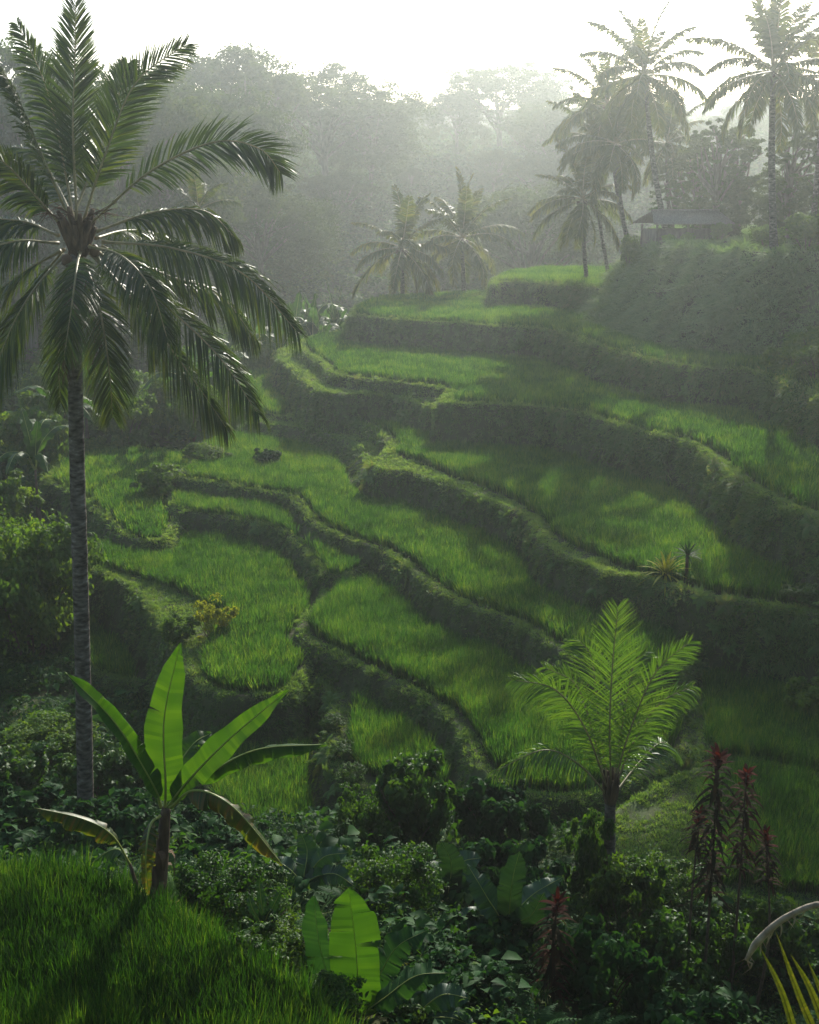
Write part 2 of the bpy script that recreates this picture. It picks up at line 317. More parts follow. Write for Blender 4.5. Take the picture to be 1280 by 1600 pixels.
def tag(o, label=None, cat=None, group=None, kind=None):
    if label: o['label'] = label
    if cat: o['category'] = cat
    if group: o['group'] = group
    if kind: o['kind'] = kind
    return o
def thing(name, loc, label, cat, group=None, rz=0):
    o = bpy.data.objects.new(name, None); o.empty_display_size = .3; col.objects.link(o); o.location = loc; o.rotation_euler = (0, 0, rz)
    return tag(o, label, cat, group)
def nrm(v): v = np.asarray(v, float); return v/(np.linalg.norm(v, axis=-1, keepdims=True)+1e-9)
def curve(pts, n):
    """catmull-rom through pts"""
    P = np.array(pts, float)
    if len(P) == 2: P = np.array([P[0], P.mean(0), P[1]])
    Q = np.vstack([2*P[0]-P[1], P, 2*P[-1]-P[-2]]); m = len(P)-1; out = []
    for t in np.linspace(0, m-1e-6, n):
        i = int(t); f = t-i; a, b, c, d = Q[i:i+4]
        out.append(.5*((2*b)+(-a+c)*f+(2*a-5*b+4*c-d)*f*f+(-a+3*b-3*c+d)*f**3))
    return np.array(out)

# ------------------------------------------------------------------ terrain objects
ny, nx = GX.shape
cell = np.maximum.reduce([ID[:-1, :-1], ID[1:, :-1], ID[:-1, 1:], ID[1:, 1:]])
zmax = np.maximum.reduce([ZG[:-1, :-1], ZG[1:, :-1], ZG[:-1, 1:], ZG[1:, 1:]])
cell = ID[:-1, :-1]
idx = np.arange(ny*nx).reshape(ny, nx)
quads = np.stack([idx[:-1, :-1], idx[:-1, 1:], idx[1:, 1:], idx[1:, :-1]], -1)
allV = np.stack([GX.ravel(), GY.ravel(), ZG.ravel()], 1)
for i in range(-1, len(TER)):
    q = quads[cell == i]
    if not len(q): continue
    u, inv = np.unique(q.ravel(), return_inverse=True)
    nm = 'ground' if i < 0 else ('hill' if TER[i]['name'] == 'hill' else 'rice_terrace')
    me = mesh_np(nm, allV[u], [inv.reshape(-1, 4)], [M['earth']], smooth=True)
    tag(link(nm, me), kind='structure')

# ------------------------------------------------------------------ scatter by geometry nodes (rice, grass, ground cover)
def proto_collection(name, meshes):
    c = bpy.data.collections.new(name)
    for k, me in enumerate(meshes): c.objects.link(bpy.data.objects.new('%s_tuft' % name, me))
    return c
def scatter(name, P, rot, scl, pc, npick, label, cat=None):
    P = np.asarray(P)
    me = bpy.data.meshes.new(name); me.vertices.add(len(P)); me.vertices.foreach_set('co', P.astype(np.float32).ravel())
    a = me.attributes.new('rot', 'FLOAT_VECTOR', 'POINT'); a.data.foreach_set('vector', rot.astype(np.float32).ravel())
    a = me.attributes.new('scl', 'FLOAT_VECTOR', 'POINT'); a.data.foreach_set('vector', scl.astype(np.float32).ravel())
    a = me.attributes.new('pick', 'INT', 'POINT'); a.data.foreach_set('value', rng.integers(0, npick, len(P)).astype(np.int32))
    o = link(name, me); g = bpy.data.node_groups.new(name, 'GeometryNodeTree')
    g.interface.new_socket('Geometry', in_out='INPUT', socket_type='NodeSocketGeometry'); g.interface.new_socket('Geometry', in_out='OUTPUT', socket_type='NodeSocketGeometry')
    gi = g.nodes.new('NodeGroupInput'); go = g.nodes.new('NodeGroupOutput')
    ci = g.nodes.new('GeometryNodeCollectionInfo'); ci.inputs['Collection'].default_value = pc; ci.inputs['Separate Children'].default_value = True; ci.inputs['Reset Children'].default_value = True
    ip = g.nodes.new('GeometryNodeInstanceOnPoints'); ip.inputs['Pick Instance'].default_value = True
    def na(nm, ty):
        x = g.nodes.new('GeometryNodeInputNamedAttribute'); x.data_type = ty; x.inputs['Name'].default_value = nm; return x.outputs['Attribute']
    er = g.nodes.new('FunctionNodeEulerToRotation'); g.links.new(na('rot', 'FLOAT_VECTOR'), er.inputs[0])
    g.links.new(gi.outputs[0], ip.inputs['Points']); g.links.new(ci.outputs[0], ip.inputs['Instance']); g.links.new(na('pick', 'INT'), ip.inputs['Instance Index'])
    g.links.new(er.outputs[0], ip.inputs['Rotation']); g.links.new(na('scl', 'FLOAT_VECTOR'), ip.inputs['Scale']); g.links.new(ip.outputs[0], go.inputs[0])
    mo = o.modifiers.new('scatter', 'NODES'); mo.node_group = g
    return tag(o, label, cat, kind='stuff')
def tuft(nb, h, w, spread, lean, seed, segs=3, droop=0.0, mat='rice', sideways=0.0):
    r = np.random.default_rng(seed); mb = MB()
    az = r.uniform(0, 2*np.pi, nb); rad = spread*np.sqrt(r.uniform(0, 1, nb)); az2 = az+r.normal(0, .8, nb)
    B = np.stack([rad*np.cos(az), rad*np.sin(az), np.full(nb, -.04)], 1)
    L = h*r.uniform(.65, 1.1, nb); ln = lean*r.uniform(.3, 1.4, nb)
    t = np.linspace(0, 1, segs+1)[None, :, None]
    out = np.stack([np.cos(az2), np.sin(az2)+0*az2, 0*az2], 1)[:, None]
    out = out + np.array([0, -sideways, 0])
    P = B[:, None]+L[:, None, None]*(np.array([0, 0, 1.])*(t-droop*t**2) + out*ln[:, None, None]*t**2)
    side = nrm(np.stack([-np.sin(az2+r.normal(0, .7, nb)), np.cos(az2), 0*az2], 1))[:, None]
    W = side*(w*np.array([.7, 1, .75, .05] if segs == 3 else [.8, 1., .05])[None, :, None])*r.uniform(.7, 1.2, nb)[:, None, None]
    mb.strips(P, W, 0, r.uniform(0, 1, nb))
    return mb.mesh('tuft', [M[mat]])
C_rice_near = proto_collection('rice_near', [tuft(30, .72, .011, .10, .30, s, 3) for s in range(4)])
C_rice_field = proto_collection('rice_field', [tuft(30, .72, .011, .10, .30, s, 3, 0, 'rice_shade_tint') for s in range(4)])
C_rice_mid = proto_collection('rice_mid', [tuft(28, .66, .016, .14, .34, 10+s, 2) for s in range(4)])
C_rice_far = proto_collection('rice_far', [tuft(34, .62, .026, .22, .32, 20+s, 2) for s in range(3)])
C_bank = proto_collection('bank_grass', [tuft(26, .21, .009, .13, .8, 30+s, 3, .45, 'bank', .5) for s in range(4)])
C_bank_far = proto_collection('bank_grass_far', [tuft(26, .25, .018, .2, .8, 40+s, 2, .5, 'bank', .5) for s in range(3)])
C_bund = proto_collection('bund_grass', [tuft(26, .11, .009, .13, .7, 60+s, 3, .3, 'bund', .3) for s in range(4)])
C_bund_far = proto_collection('bund_grass_far', [tuft(26, .12, .016, .2, .7, 70+s, 2, .3, 'bund', .3) for s in range(3)])
C_hill = proto_collection('hill_grass', [tuft(30, .55, .026, .3, .9, 50+s, 2, .45, 'hillgrass', .5) for s in range(4)])

def jitter(x0, x1, y0, y1, s):
    gx, gy = np.meshgrid(np.arange(x0, x1, s), np.arange(y0, y1, s)); gx = gx.ravel()+rng.uniform(-.5, .5, gx.size)*s*.8; gy = gy.ravel()+rng.uniform(-.5, .5, gy.size)*s*.8
    return gx, gy
tot = 0
RL = {'summit': 'rice on the highest small terrace beneath the far palms', 'upper': 'rice on the second terrace above the long dark wall', 'broad': 'rice on the broad hazy terrace sweeping to the big nose wall',
 'nose': 'small patch of rice beside the brown eroded nose', 'brow': 'rice with the brightest sun patch above the yellow plant', 'curl': 'rice on the long terrace that curls left to the nose wall',
 'fold': 'narrow strip of rice folded between two low walls', 'west': 'rice on the bright left terrace by the bushes', 'middle': 'rice on the dark middle terrace behind the banana',
 'long': 'rice on the long lit terrace running behind the young palm', 'spur': 'dull weedy rice below the curved bund', 'hollow': 'dark rice in the hollow behind the banana leaves',
 'deep': 'shaded rice deep in the hollow behind the palm trunk', 'east': 'dark rice strip above the red cordylines', 'near_east': 'rice beside the red cordylines', 'foreground': 'tall shade-tinted rice in the near corner field'}
for i, t in enumerate(TER):
    if t['inset'] is None or t['name'] == 'hill': continue
    P = t['poly']; dmid = max(np.median(P[:, 1]), 1)
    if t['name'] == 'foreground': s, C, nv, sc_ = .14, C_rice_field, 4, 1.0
    elif dmid < 38: s, C, nv, sc_ = .17, C_rice_near, 4, 1.0
    elif dmid < 62: s, C, nv, sc_ = .21, C_rice_mid, 4, 1.0
    else: s, C, nv, sc_ = .30, C_rice_far, 3, 1.0
    x, y = jitter(P[:, 0].min(), P[:, 0].max(), P[:, 1].min(), P[:, 1].max(), s)
    k = inview(np.stack([x, y, np.full(x.shape, t['z'])], 1), 130); x, y = x[k], y[k]
    k = sdist(x, y, P) < -t['inset']+.08*noise(x, y, .8, 2); x, y = x[k], y[k]
    if t['rice'] is not None: k = sdist(x, y, t['rice']) < 0; x, y = x[k], y[k]
    for j, u in enumerate(TER):
        if u['z'] > t['z']+.05:
            k = sdist(x, y, u['poly']) > u['bat']*(u['z']-t['z'])+.3; x, y = x[k], y[k]
    k = base_h(x, y) < t['z']+.1; x, y = x[k], y[k]
    n = len(x); tot += n
    if not n: continue
    hh = sc_*(.9+.16*noise(x, y, 1.5, 3)+.08*noise(x, y, .5, 2))*rng.uniform(.85, 1.1, n)
    wn = .12*noise(x, y, 2., 4)
    rot = np.stack([wn+rng.normal(0, .07, n), rng.normal(0, .07, n)+.08*noise(x, y, 1.7, 5), rng.uniform(0, 6.28, n)], 1)
    scatter('rice', np.stack([x, y, np.full(n, t['z'])], 1), rot, np.stack([np.ones(n), np.ones(n), hh], 1), C, nv, RL[t['name']])
print('RICE', tot)

# grass on banks, walls and bunds; sample by surface area of the terrain grid
def area_sample(mask, dens):
    dx = (XS[1:]-XS[:-1])[None]; dy = (YS[1:]-YS[:-1])[:, None]
    gx = (ZG[:-1, 1:]-ZG[:-1, :-1])/dx; gy = (ZG[1:, :-1]-ZG[:-1, :-1])/dy
    A = dx*dy*np.sqrt(1+gx*gx+gy*gy)*dens*mask
    n = rng.poisson(np.clip(A, 0, 50)); j, i = np.nonzero(n); c = n[j, i]; j = np.repeat(j, c); i = np.repeat(i, c)
    fx = rng.uniform(0, 1, len(i)); fy = rng.uniform(0, 1, len(i))
    x = XS[i]+fx*(XS[i+1]-XS[i]); y = YS[j]+fy*(YS[j+1]-YS[j]); z = H(x, y)
    nn = nrm(np.stack([-gx[j, i], -gy[j, i], np.ones(len(i))], 1))
    return np.stack([x, y, z], 1), nn
CX = (XS[1:]+XS[:-1])[None]/2+0*GX[:-1, :-1]; CY = (YS[1:]+YS[:-1])[:, None]/2+0*GX[:-1, :-1]; CZ = ZG[:-1, :-1]
vis = inview(np.stack([CX, CY, CZ], -1), 130) & (CY > 10)
tier = ID[:-1, :-1]
zt = np.array([t['z'] for t in TER]+[-99.])[tier]
def tilt(nn, f):
    v = nrm(nn*f+np.array([0, 0, 1])*(1-f)); c = np.arccos(np.clip(v[:, 2], -1, 1)); a = np.arctan2(v[:, 0], -v[:, 1]); return c, a
hillid = [i for i, t in enumerate(TER) if t['name'] == 'hill'][0]
ledgeids = [i for i, t in enumerate(TER) if t['inset'] is None]
patchy = np.clip(.75+.9*noise(CX, CY, 1.3, 1)+.5*noise(CX, CY, 4, 2), .12, 1.5)
wall = (tier >= 0) & (tier != hillid) & (CZ < zt-.12)
bund = (tier >= 0) & (tier != hillid) & ~wall & ~RICE[:-1, :-1]
ledge = np.isin(tier, ledgeids) & (tier != hillid)
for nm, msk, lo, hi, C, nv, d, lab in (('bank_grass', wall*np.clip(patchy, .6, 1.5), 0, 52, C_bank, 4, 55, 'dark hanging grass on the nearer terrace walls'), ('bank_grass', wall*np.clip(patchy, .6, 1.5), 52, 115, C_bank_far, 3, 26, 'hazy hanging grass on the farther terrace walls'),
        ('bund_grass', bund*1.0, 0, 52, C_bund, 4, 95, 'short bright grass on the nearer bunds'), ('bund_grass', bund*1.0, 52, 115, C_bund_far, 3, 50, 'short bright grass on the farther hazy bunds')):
    P, nn = area_sample(msk*((CY >= lo) & (CY < hi) & vis), d); n = len(P); print(nm, n)
    c, a = tilt(nn, .75)
    rot = np.stack([c+rng.normal(0, .25, n), rng.normal(0, .25, n), a+rng.normal(0, .35, n)], 1); s = rng.uniform(.5, 1.5, n)*(1+.5*noise(P[:, 0], P[:, 1], .7, 3))*(np.interp(P[:, 0], [3, 12], [.62, 1.1]) if 'bank' in nm else 1)
    scatter(nm, P, rot, np.stack([s, s, s], 1), C, nv, lab)
P, nn = area_sample((tier == hillid)*vis*1.0, 9); n = len(P); print('hill', n)
c, a = tilt(nn, .6); s = rng.uniform(.6, 1.4, n)*np.where(nn[:, 2] > .93, .45, 1)*(1+.4*noise(P[:, 0], P[:, 1], 2., 3))
scatter('hill_grass', P, np.stack([c+rng.normal(0, .25, n), rng.normal(0, .25, n), a+rng.normal(0, .35, n)], 1), np.stack([s, s, s], 1), C_hill, 4, 'tall rough grass covering the steep hill under the hut')

# ------------------------------------------------------------------ palm fronds
def frond_mesh(name, path, N0, Lmax, m, mats, w=.022, grav=.5, segs=3, seed=0, start=.14, rr=.03, vee=.25, fwd0=.35, fwd1=1.1, tipw=.3):
    """rachis along path with leaflets on both sides; N0 = normal of the frond's face at the base"""
    r = np.random.default_rng(seed); C = curve(path, 60); mb = MB()
    T = nrm(np.gradient(C, axis=0)); N0 = nrm(N0); ts = np.linspace(0, 1, 60)
    rad = rr*(1-.85*ts)**.8; rad[0] *= 1.5
    mb.tube(C[::2], rad[::2], 5, 1)
    t = start+(1-start)*np.linspace(0, 1, m)**.95; t = np.clip(t+r.normal(0, .004, m), start*.8, 1)
    for s in (-1, 1):
        tt = np.clip(t+.006*s, 0, 1)
        p = np.stack([np.interp(tt, ts, C[:, k]) for k in range(3)], 1); tg = nrm(np.stack([np.interp(tt, ts, T[:, k]) for k in range(3)], 1))
        side = nrm(np.cross(tg, N0))*s; nn = nrm(np.cross(side, tg))*s
        prof = np.interp(tt, [0, start, .25, .45, .75, .93, 1], [.4, .45, .85, 1, .8, .5, tipw])*Lmax*r.uniform(.86, 1.08, m)
        f = (fwd0+(fwd1-fwd0)*tt**1.5)[:, None]
        d = nrm(side + tg*f + N0*vee*r.uniform(.4, 1.4, m)[:, None] + r.normal(0, .07, (m, 3)))
        u = np.linspace(0, 1, segs+1)[None, :, None]; g = (grav*r.uniform(.6, 1.35, m))[:, None, None]
        P = p[:, None]+prof[:, None, None]*(d[:, None]*(u-.22*g*u*u)+np.array([0, 0, -1.])*g*u*u*.75)
        wd = nrm(tg + nn*r.normal(0, .5, (m, 1)) + r.normal(0, .15, (m, 3)))[:, None]
        wp = np.array([.55, 1, .7, .04] if segs == 3 else [.6, 1, .04])[None, :, None]
        mb.strips(P, wd*wp*w*r.uniform(.8, 1.15, m)[:, None, None], 0, np.clip(r.normal(.5, .2, m), 0, 1))
    return mb.mesh(name, mats)
def palm_trunk(parent, pts, r0, r1, k=12, flare=1.5, name='trunk'):
    C = curve(pts, 46); t = np.linspace(0, 1, 46); rad = r0+(r1-r0)*t; rad += r0*(flare-1)*np.exp(-t*18)
    rad *= 1+.025*np.sin(t*150)+rng.normal(0, .012, 46)
    mb = MB(); mb.tube(C, rad, k, 0, tint=.5); return mb.obj(name, [M['bark']], parent, smooth=True)
def sphere(mb, c, r, m=0, k=8, sq=(1, 1, 1)):
    V = []; Q = []
    for i in range(k//2+2):
        a = math.pi*i/(k//2+1)
        for j in range(k): b = 2*math.pi*j/k; V.append((c[0]+r*sq[0]*math.sin(a)*math.cos(b), c[1]+r*sq[1]*math.sin(a)*math.sin(b), c[2]+r*sq[2]*math.cos(a)))
    for i in range(k//2+1):
        for j in range(k): Q.append((i*k+j, (i+1)*k+j, (i+1)*k+(j+1) % k, i*k+(j+1) % k))
    mb.add(V, Q, None, m)

# --- the tall near palm, frond by frond
d0 = 29.0
crown = UD(122, 372, d0); base = UD(134, 1345, d0); base[2] = H(base[0], base[1])-.2
t = thing('coconut_palm', base, 'tall coconut palm with dark glossy fronds rising beside the banana plant', 'palm tree')
L = lambda p: np.asarray(p)-base
palm_trunk(t, [L(base), L(UD(133, 1200, d0)), L(UD(127, 950, d0)), L(UD(120, 700, d0)), L(UD(117, 520, d0)), L(UD(121, 395, d0))], .215, .155, 14, 1.35)
mb = MB()
for k in range(16):
    a = k*2.4; mb.tube(curve([L(crown)+(0, 0, -.45), L(crown)+np.array([math.cos(a)*.22, math.sin(a)*.22, -.1+.02*k]), L(crown)+np.array([math.cos(a)*.42, math.sin(a)*.42, .25+.03*k])], 6), [.12, .14, .11, .09, .07, .045], 6, 0)
mb.obj('leaf_sheath', [M['fibre']], t, smooth=True)
for k in range(11):
    a = k*2.1; mbn = MB(); c = L(crown)+np.array([math.cos(a)*.38, math.sin(a)*.38-.1, -.28-.1*(k % 3)]); sphere(mbn, c, .13, 0, 10, (.9, .9, 1.15)); mbn.obj('coconut', [M['nut']], t, smooth=True)
for k in range(7):   # dry flower stalks hanging in the crown
    a = k*.9+.3; mbn = MB(); c0 = L(crown)+(0, 0, .2)
    c1 = c0+np.array([math.cos(a)*.6, math.sin(a)*.6-.1, .35])
    for q in range(7):
        e = c1+np.array([rng.normal(0, .22)+math.cos(a)*.25, rng.normal(0, .22), rng.uniform(-.25, .3)]); mbn.tube(curve([c0, c1, e], 8), np.linspace(.02, .006, 8), 4, 0)
    mbn.obj('flower_stalk', [M['fibre']], t)
CAMN = np.array([0, -1, .15])
fr = [  # path (px,py,depth offset), face normal, leaflet length, gravity
 ([(120,345,0),(114,200,.1),(117,100,.2),(118,2,.3)], CAMN, .95, .12),
 ([(114,340,0),(95,230,.4),(70,130,.8),(28,38,.9)], (-.3,-1,.2), .9, .35),
 ([(108,340,0),(62,235,-.6),(30,160,-1),(3,112,-1.2)], (-.8,-.6,.5), 1.0, .45),
 ([(130,345,0),(165,240,0),(212,130,.2),(292,68,.5)], (.35,-1,.2), 1.0, .22),
 ([(112,342,.2),(150,250,1.6),(185,150,2.4),(200,100,2.8)], (.1,-1,.2), .9, .2),
 ([(140,350,0),(235,268,-.3),(335,222,-.5),(405,232,-.6),(440,272,-.6)], (-.25,-.85,.45), 1.05, .3),
 ([(150,362,0),(240,332,.6),(320,330,1),(368,372,1.2)], (0,-.45,1), .95, 1.15),
 ([(160,378,0),(270,388,-.5),(380,428,-.9),(466,520,-1.1)], (.1,-.75,.75), 1.1, .9),
 ([(158,385,0),(260,430,.4),(340,458,.8),(398,528,1)], (.1,-.3,1), 1.0, 1.1),
 ([(155,395,0),(255,475,-1),(340,555,-1.6),(404,648,-2)], (.5,-.8,.5), 1.1, .8),
 ([(150,400,0),(225,490,-.6),(300,590,-1),(356,672,-1.1)], (.6,-.5,.6), .95, 1.0),
 ([(130,400,0),(155,480,-1.6),(170,570,-2.1),(176,650,-2.1)], (.15,-1,.15), .95, .5),
 ([(115,405,0),(100,480,1),(92,560,1.4),(95,630,1.5)], (-.1,-1,.1), .8, .6),
 ([(100,398,0),(45,465,-1),(5,545,-1.5),(-20,640,-1.6)], (-.6,-.7,.5), 1.05, .8),
 ([(95,392,0),(30,430,.5),(-40,490,.8),(-80,560,.8)], (-.4,-.4,1), .95, 1.0),
 ([(92,380,0),(20,378,-.8),(-60,410,-1.2),(-120,480,-1.3)], (-.1,-.5,1), 1.0, 1.1),
 ([(92,368,0),(30,345,.4),(-50,350,.8),(-120,400,.9)], (0,-.4,1), .95, 1.1),
 ([(98,355,0),(50,300,-.3),(0,250,-.6),(-70,230,-.8)], (-.4,-.8,.7), .95, .6),
 ([(118,350,.3),(90,290,2.2),(60,240,3.6),(20,230,4.4)], (0,-.7,1), .9, .5),
 ([(150,372,.3),(200,360,2.4),(260,370,3.8),(300,410,4.6)], (0,0,1), .9, 1.1),
 ([(140,395,.3),(180,440,2.2),(225,500,3.2),(240,560,3.6)], (.3,-.4,1), .9, .9),
 ([(100,390,.3),(60,440,2.2),(30,500,3.2),(20,560,3.6)], (-.3,-.4,1), .9, .9),
 ([(125,395,-.2),(120,420,-2.2),(112,480,-3.2),(100,560,-3.6)], (0,-1,.7), .85, .5),
 ([(140,385,-.2),(190,400,-2),(235,450,-3),(262,530,-3.4)], (.3,-.8,.8), .9, .8),
]
for k, (pp, n0, ll, gv) in enumerate(fr):
    path = [L(UD(a, b, d0+c)) for a, b, c in pp]
    link('frond', frond_mesh('frond', path, n0, ll*1.12, 128, [M['palm'], M['rachis']], .029, gv, 3, 100+k, .16, .036, .2, .75, 1.6), t)

for k, (pp, n0, ll) in enumerate([([(112,402,-.1),(104,450,-.5),(100,520,-.6),(103,585,-.5)], (0,-1,.1), .7), ([(132,402,.2),(142,450,.5),(148,520,.5),(142,600,.5)], (.3,-1,.1), .75)]):
    Lp = lambda q: np.asarray(q)-np.array(t.location)
    o = link('dead_frond', frond_mesh('dead_frond', [Lp(UD(a, b, d0+c)) for a, b, c in pp], n0, ll, 44, [M['fibre'], M['fibre']], .024, 1.3, 3, 190+k, .2, .03, .0, .9, 1.8), t); o['label'] = 'dry brown frond hanging down'
# --- generic palms farther away
def lib_fronds(Ls, leaf, m, mat, w, seed, elevs=(86, 74, 60, 45, 28, 12, -4, -22, -42)):
    out_ = []
    for k, e in enumerate(elevs):
        e = R(e); P = []; p = np.array([0., 0, 0]); ang = e; n = 12; rr_ = np.random.default_rng(seed+k); dr = R(rr_.uniform(55, 85))*(math.cos(e)*.7+.35)
        for i in range(n+1):
            P.append(p.copy()); p = p+Ls/n*np.array([math.cos(ang), 0, math.sin(ang)]); ang -= dr/n*(.4+1.2*i/n); ang = max(ang, R(-88))
        P = np.array(P); P[:, 1] += rr_.normal(0, .15)*np.linspace(0, 1, n+1)**2*Ls/3
        out_.append(frond_mesh('frond', P, (-math.sin(e), 0, math.cos(e)+.05), leaf, m, [M[mat], M['rachis']], w, .25+.75*math.cos(e), 2, seed+k, .15, .05, .2, .35, 1.2))
    return out_
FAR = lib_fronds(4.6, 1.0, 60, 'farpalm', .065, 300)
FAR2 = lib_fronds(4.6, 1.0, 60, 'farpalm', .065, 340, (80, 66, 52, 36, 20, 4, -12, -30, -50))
nutm = MB()
for k in range(8): a = k*.8; sphere(nutm, (math.cos(a)*.3, math.sin(a)*.3, -.25-.12*(k % 2)), .16, 0, 8)
nutm = nutm.mesh('coconuts', [M['nut']], True)
def far_palm(label, cx, cy_, d, bx, by, scale=1., nf=24, seed=0, r0=.17, group=None, ground=True, up=1.0):
    r = random.Random(seed); c = UD(cx, cy_, d); b = UD(bx, by, d); h = H(b[0], b[1])
    if ground: b[2] = h-.3
    else: b[2] = min(b[2], h-.1)
    t = thing('coconut_palm', b, label, 'palm tree', group); c = c-b
    mid = c*.5+np.array([(c[0])*.12, 0, 0]); palm_trunk(t, [(0, 0, 0), mid, c], r0, r0*.72, 9, 1.5)
    link('coconuts', nutm, t, c, 0, scale)
    lib = (FAR, FAR2)[seed % 2]
    for i in range(nf):
        u = (i+.5)/nf; k = min(8, int(9*(u**(.85/up)))); az = i*2.39996+r.uniform(-.25, .25)
        o = link('frond', lib[k], t, c+np.array([0, 0, .25*(1-u)-.1]), az, scale*r.uniform(.86, 1.1)*(.85 if u > .85 else 1))
        o.rotation_euler = (R(r.uniform(-9, 9)), R(r.uniform(-8, 8)), az)
    return t
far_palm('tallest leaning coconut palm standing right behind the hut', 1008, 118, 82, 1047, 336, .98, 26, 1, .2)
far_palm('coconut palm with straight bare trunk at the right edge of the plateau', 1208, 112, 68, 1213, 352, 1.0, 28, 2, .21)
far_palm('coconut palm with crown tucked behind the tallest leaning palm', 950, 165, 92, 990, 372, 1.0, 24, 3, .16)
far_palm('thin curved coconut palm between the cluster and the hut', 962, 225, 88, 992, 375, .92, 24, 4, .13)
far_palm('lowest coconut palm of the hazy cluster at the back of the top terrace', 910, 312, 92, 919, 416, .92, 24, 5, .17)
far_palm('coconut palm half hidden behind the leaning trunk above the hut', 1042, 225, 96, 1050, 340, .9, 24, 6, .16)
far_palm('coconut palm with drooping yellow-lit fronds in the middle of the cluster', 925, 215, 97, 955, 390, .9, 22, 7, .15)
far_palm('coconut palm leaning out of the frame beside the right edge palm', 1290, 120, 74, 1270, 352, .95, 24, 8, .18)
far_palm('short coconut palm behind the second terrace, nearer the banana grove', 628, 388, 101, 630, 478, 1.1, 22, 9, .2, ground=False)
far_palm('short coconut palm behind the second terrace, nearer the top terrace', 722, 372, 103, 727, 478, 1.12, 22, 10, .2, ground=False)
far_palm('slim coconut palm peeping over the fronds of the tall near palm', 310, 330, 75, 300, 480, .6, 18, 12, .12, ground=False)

# --- young palm in front
d1 = 24.0; crown = UD(954, 1238, d1); base = crown.copy(); base[2] = H(base[0], base[1])-.1
t = thing('young_palm', base, 'young bright coconut palm with short trunk on the overgrown bank', 'palm tree'); L = lambda p: np.asarray(p)-base
palm_trunk(t, [(0, 0, 0), (.03, 0, (crown-base)[2]*.5), (0, 0, (crown-base)[2]-.1)], .14, .115, 12, 1.5)
mb = MB()
for k in range(12):
    a = k*2.4; c = L(crown); mb.tube(curve([c+(0, 0, -.35), c+np.array([math.cos(a)*.12, math.sin(a)*.12, 0]), c+np.array([math.cos(a)*.16, math.sin(a)*.16, .3+.02*k])], 6), [.07, .08, .07, .055, .04, .03], 6, 0)
mb.obj('leaf_sheath', [M['fibre']], t, smooth=True)
fr = [
 ([(955,1235,0),(953,1130,0),(958,1030,.1),(966,948,.1)], CAMN, .95, .08, 1),
 ([(950,1235,0),(915,1140,-.4),(868,1078,-.7),(802,1062,-.9)], (-.4,-.8,.5), .8, .45, 0),
 ([(950,1232,.2),(925,1140,.7),(900,1070,1.1),(850,1042,1.3)], (-.3,-.9,.4), .7, .4, 2),
 ([(958,1232,0),(985,1140,-.1),(1025,1050,-.2),(1078,1003,-.2)], (.45,-.9,.3), .8, .25, 3),
 ([(960,1232,.1),(990,1160,.6),(1030,1100,.9),(1082,1072,1)], (.4,-.6,.6), .75, .5, 4),
 ([(948,1242,0),(905,1195,-.7),(850,1172,-1.1),(772,1206,-1.3)], (-.1,-.6,1), .62, 1.0, 5),
 ([(962,1238,.2),(1000,1190,1.2),(1035,1160,1.8),(1060,1180,2.2)], (.2,-.3,1), .6, .7, 6),
 ([(952,1235,.2),(935,1120,1),(925,1030,1.4),(905,1000,1.6)], (-.2,-1,.2), .8, .2, 7),
 ([(956,1235,.2),(975,1120,.8),(990,1040,1.2),(1008,1020,1.4)], (.2,-1,.2), .8, .2, 8)]
for k, (pp, n0, ll, gv, _) in enumerate(fr):
    path = [L(UD(a, b, d1+c)) for a, b, c in pp]
    link('frond', frond_mesh('frond', path, n0, ll*1.08, 76, [M['youngpalm'], M['rachis']], .020, gv, 3, 150+k, .12, .026, .2, .55, 1.5), t)

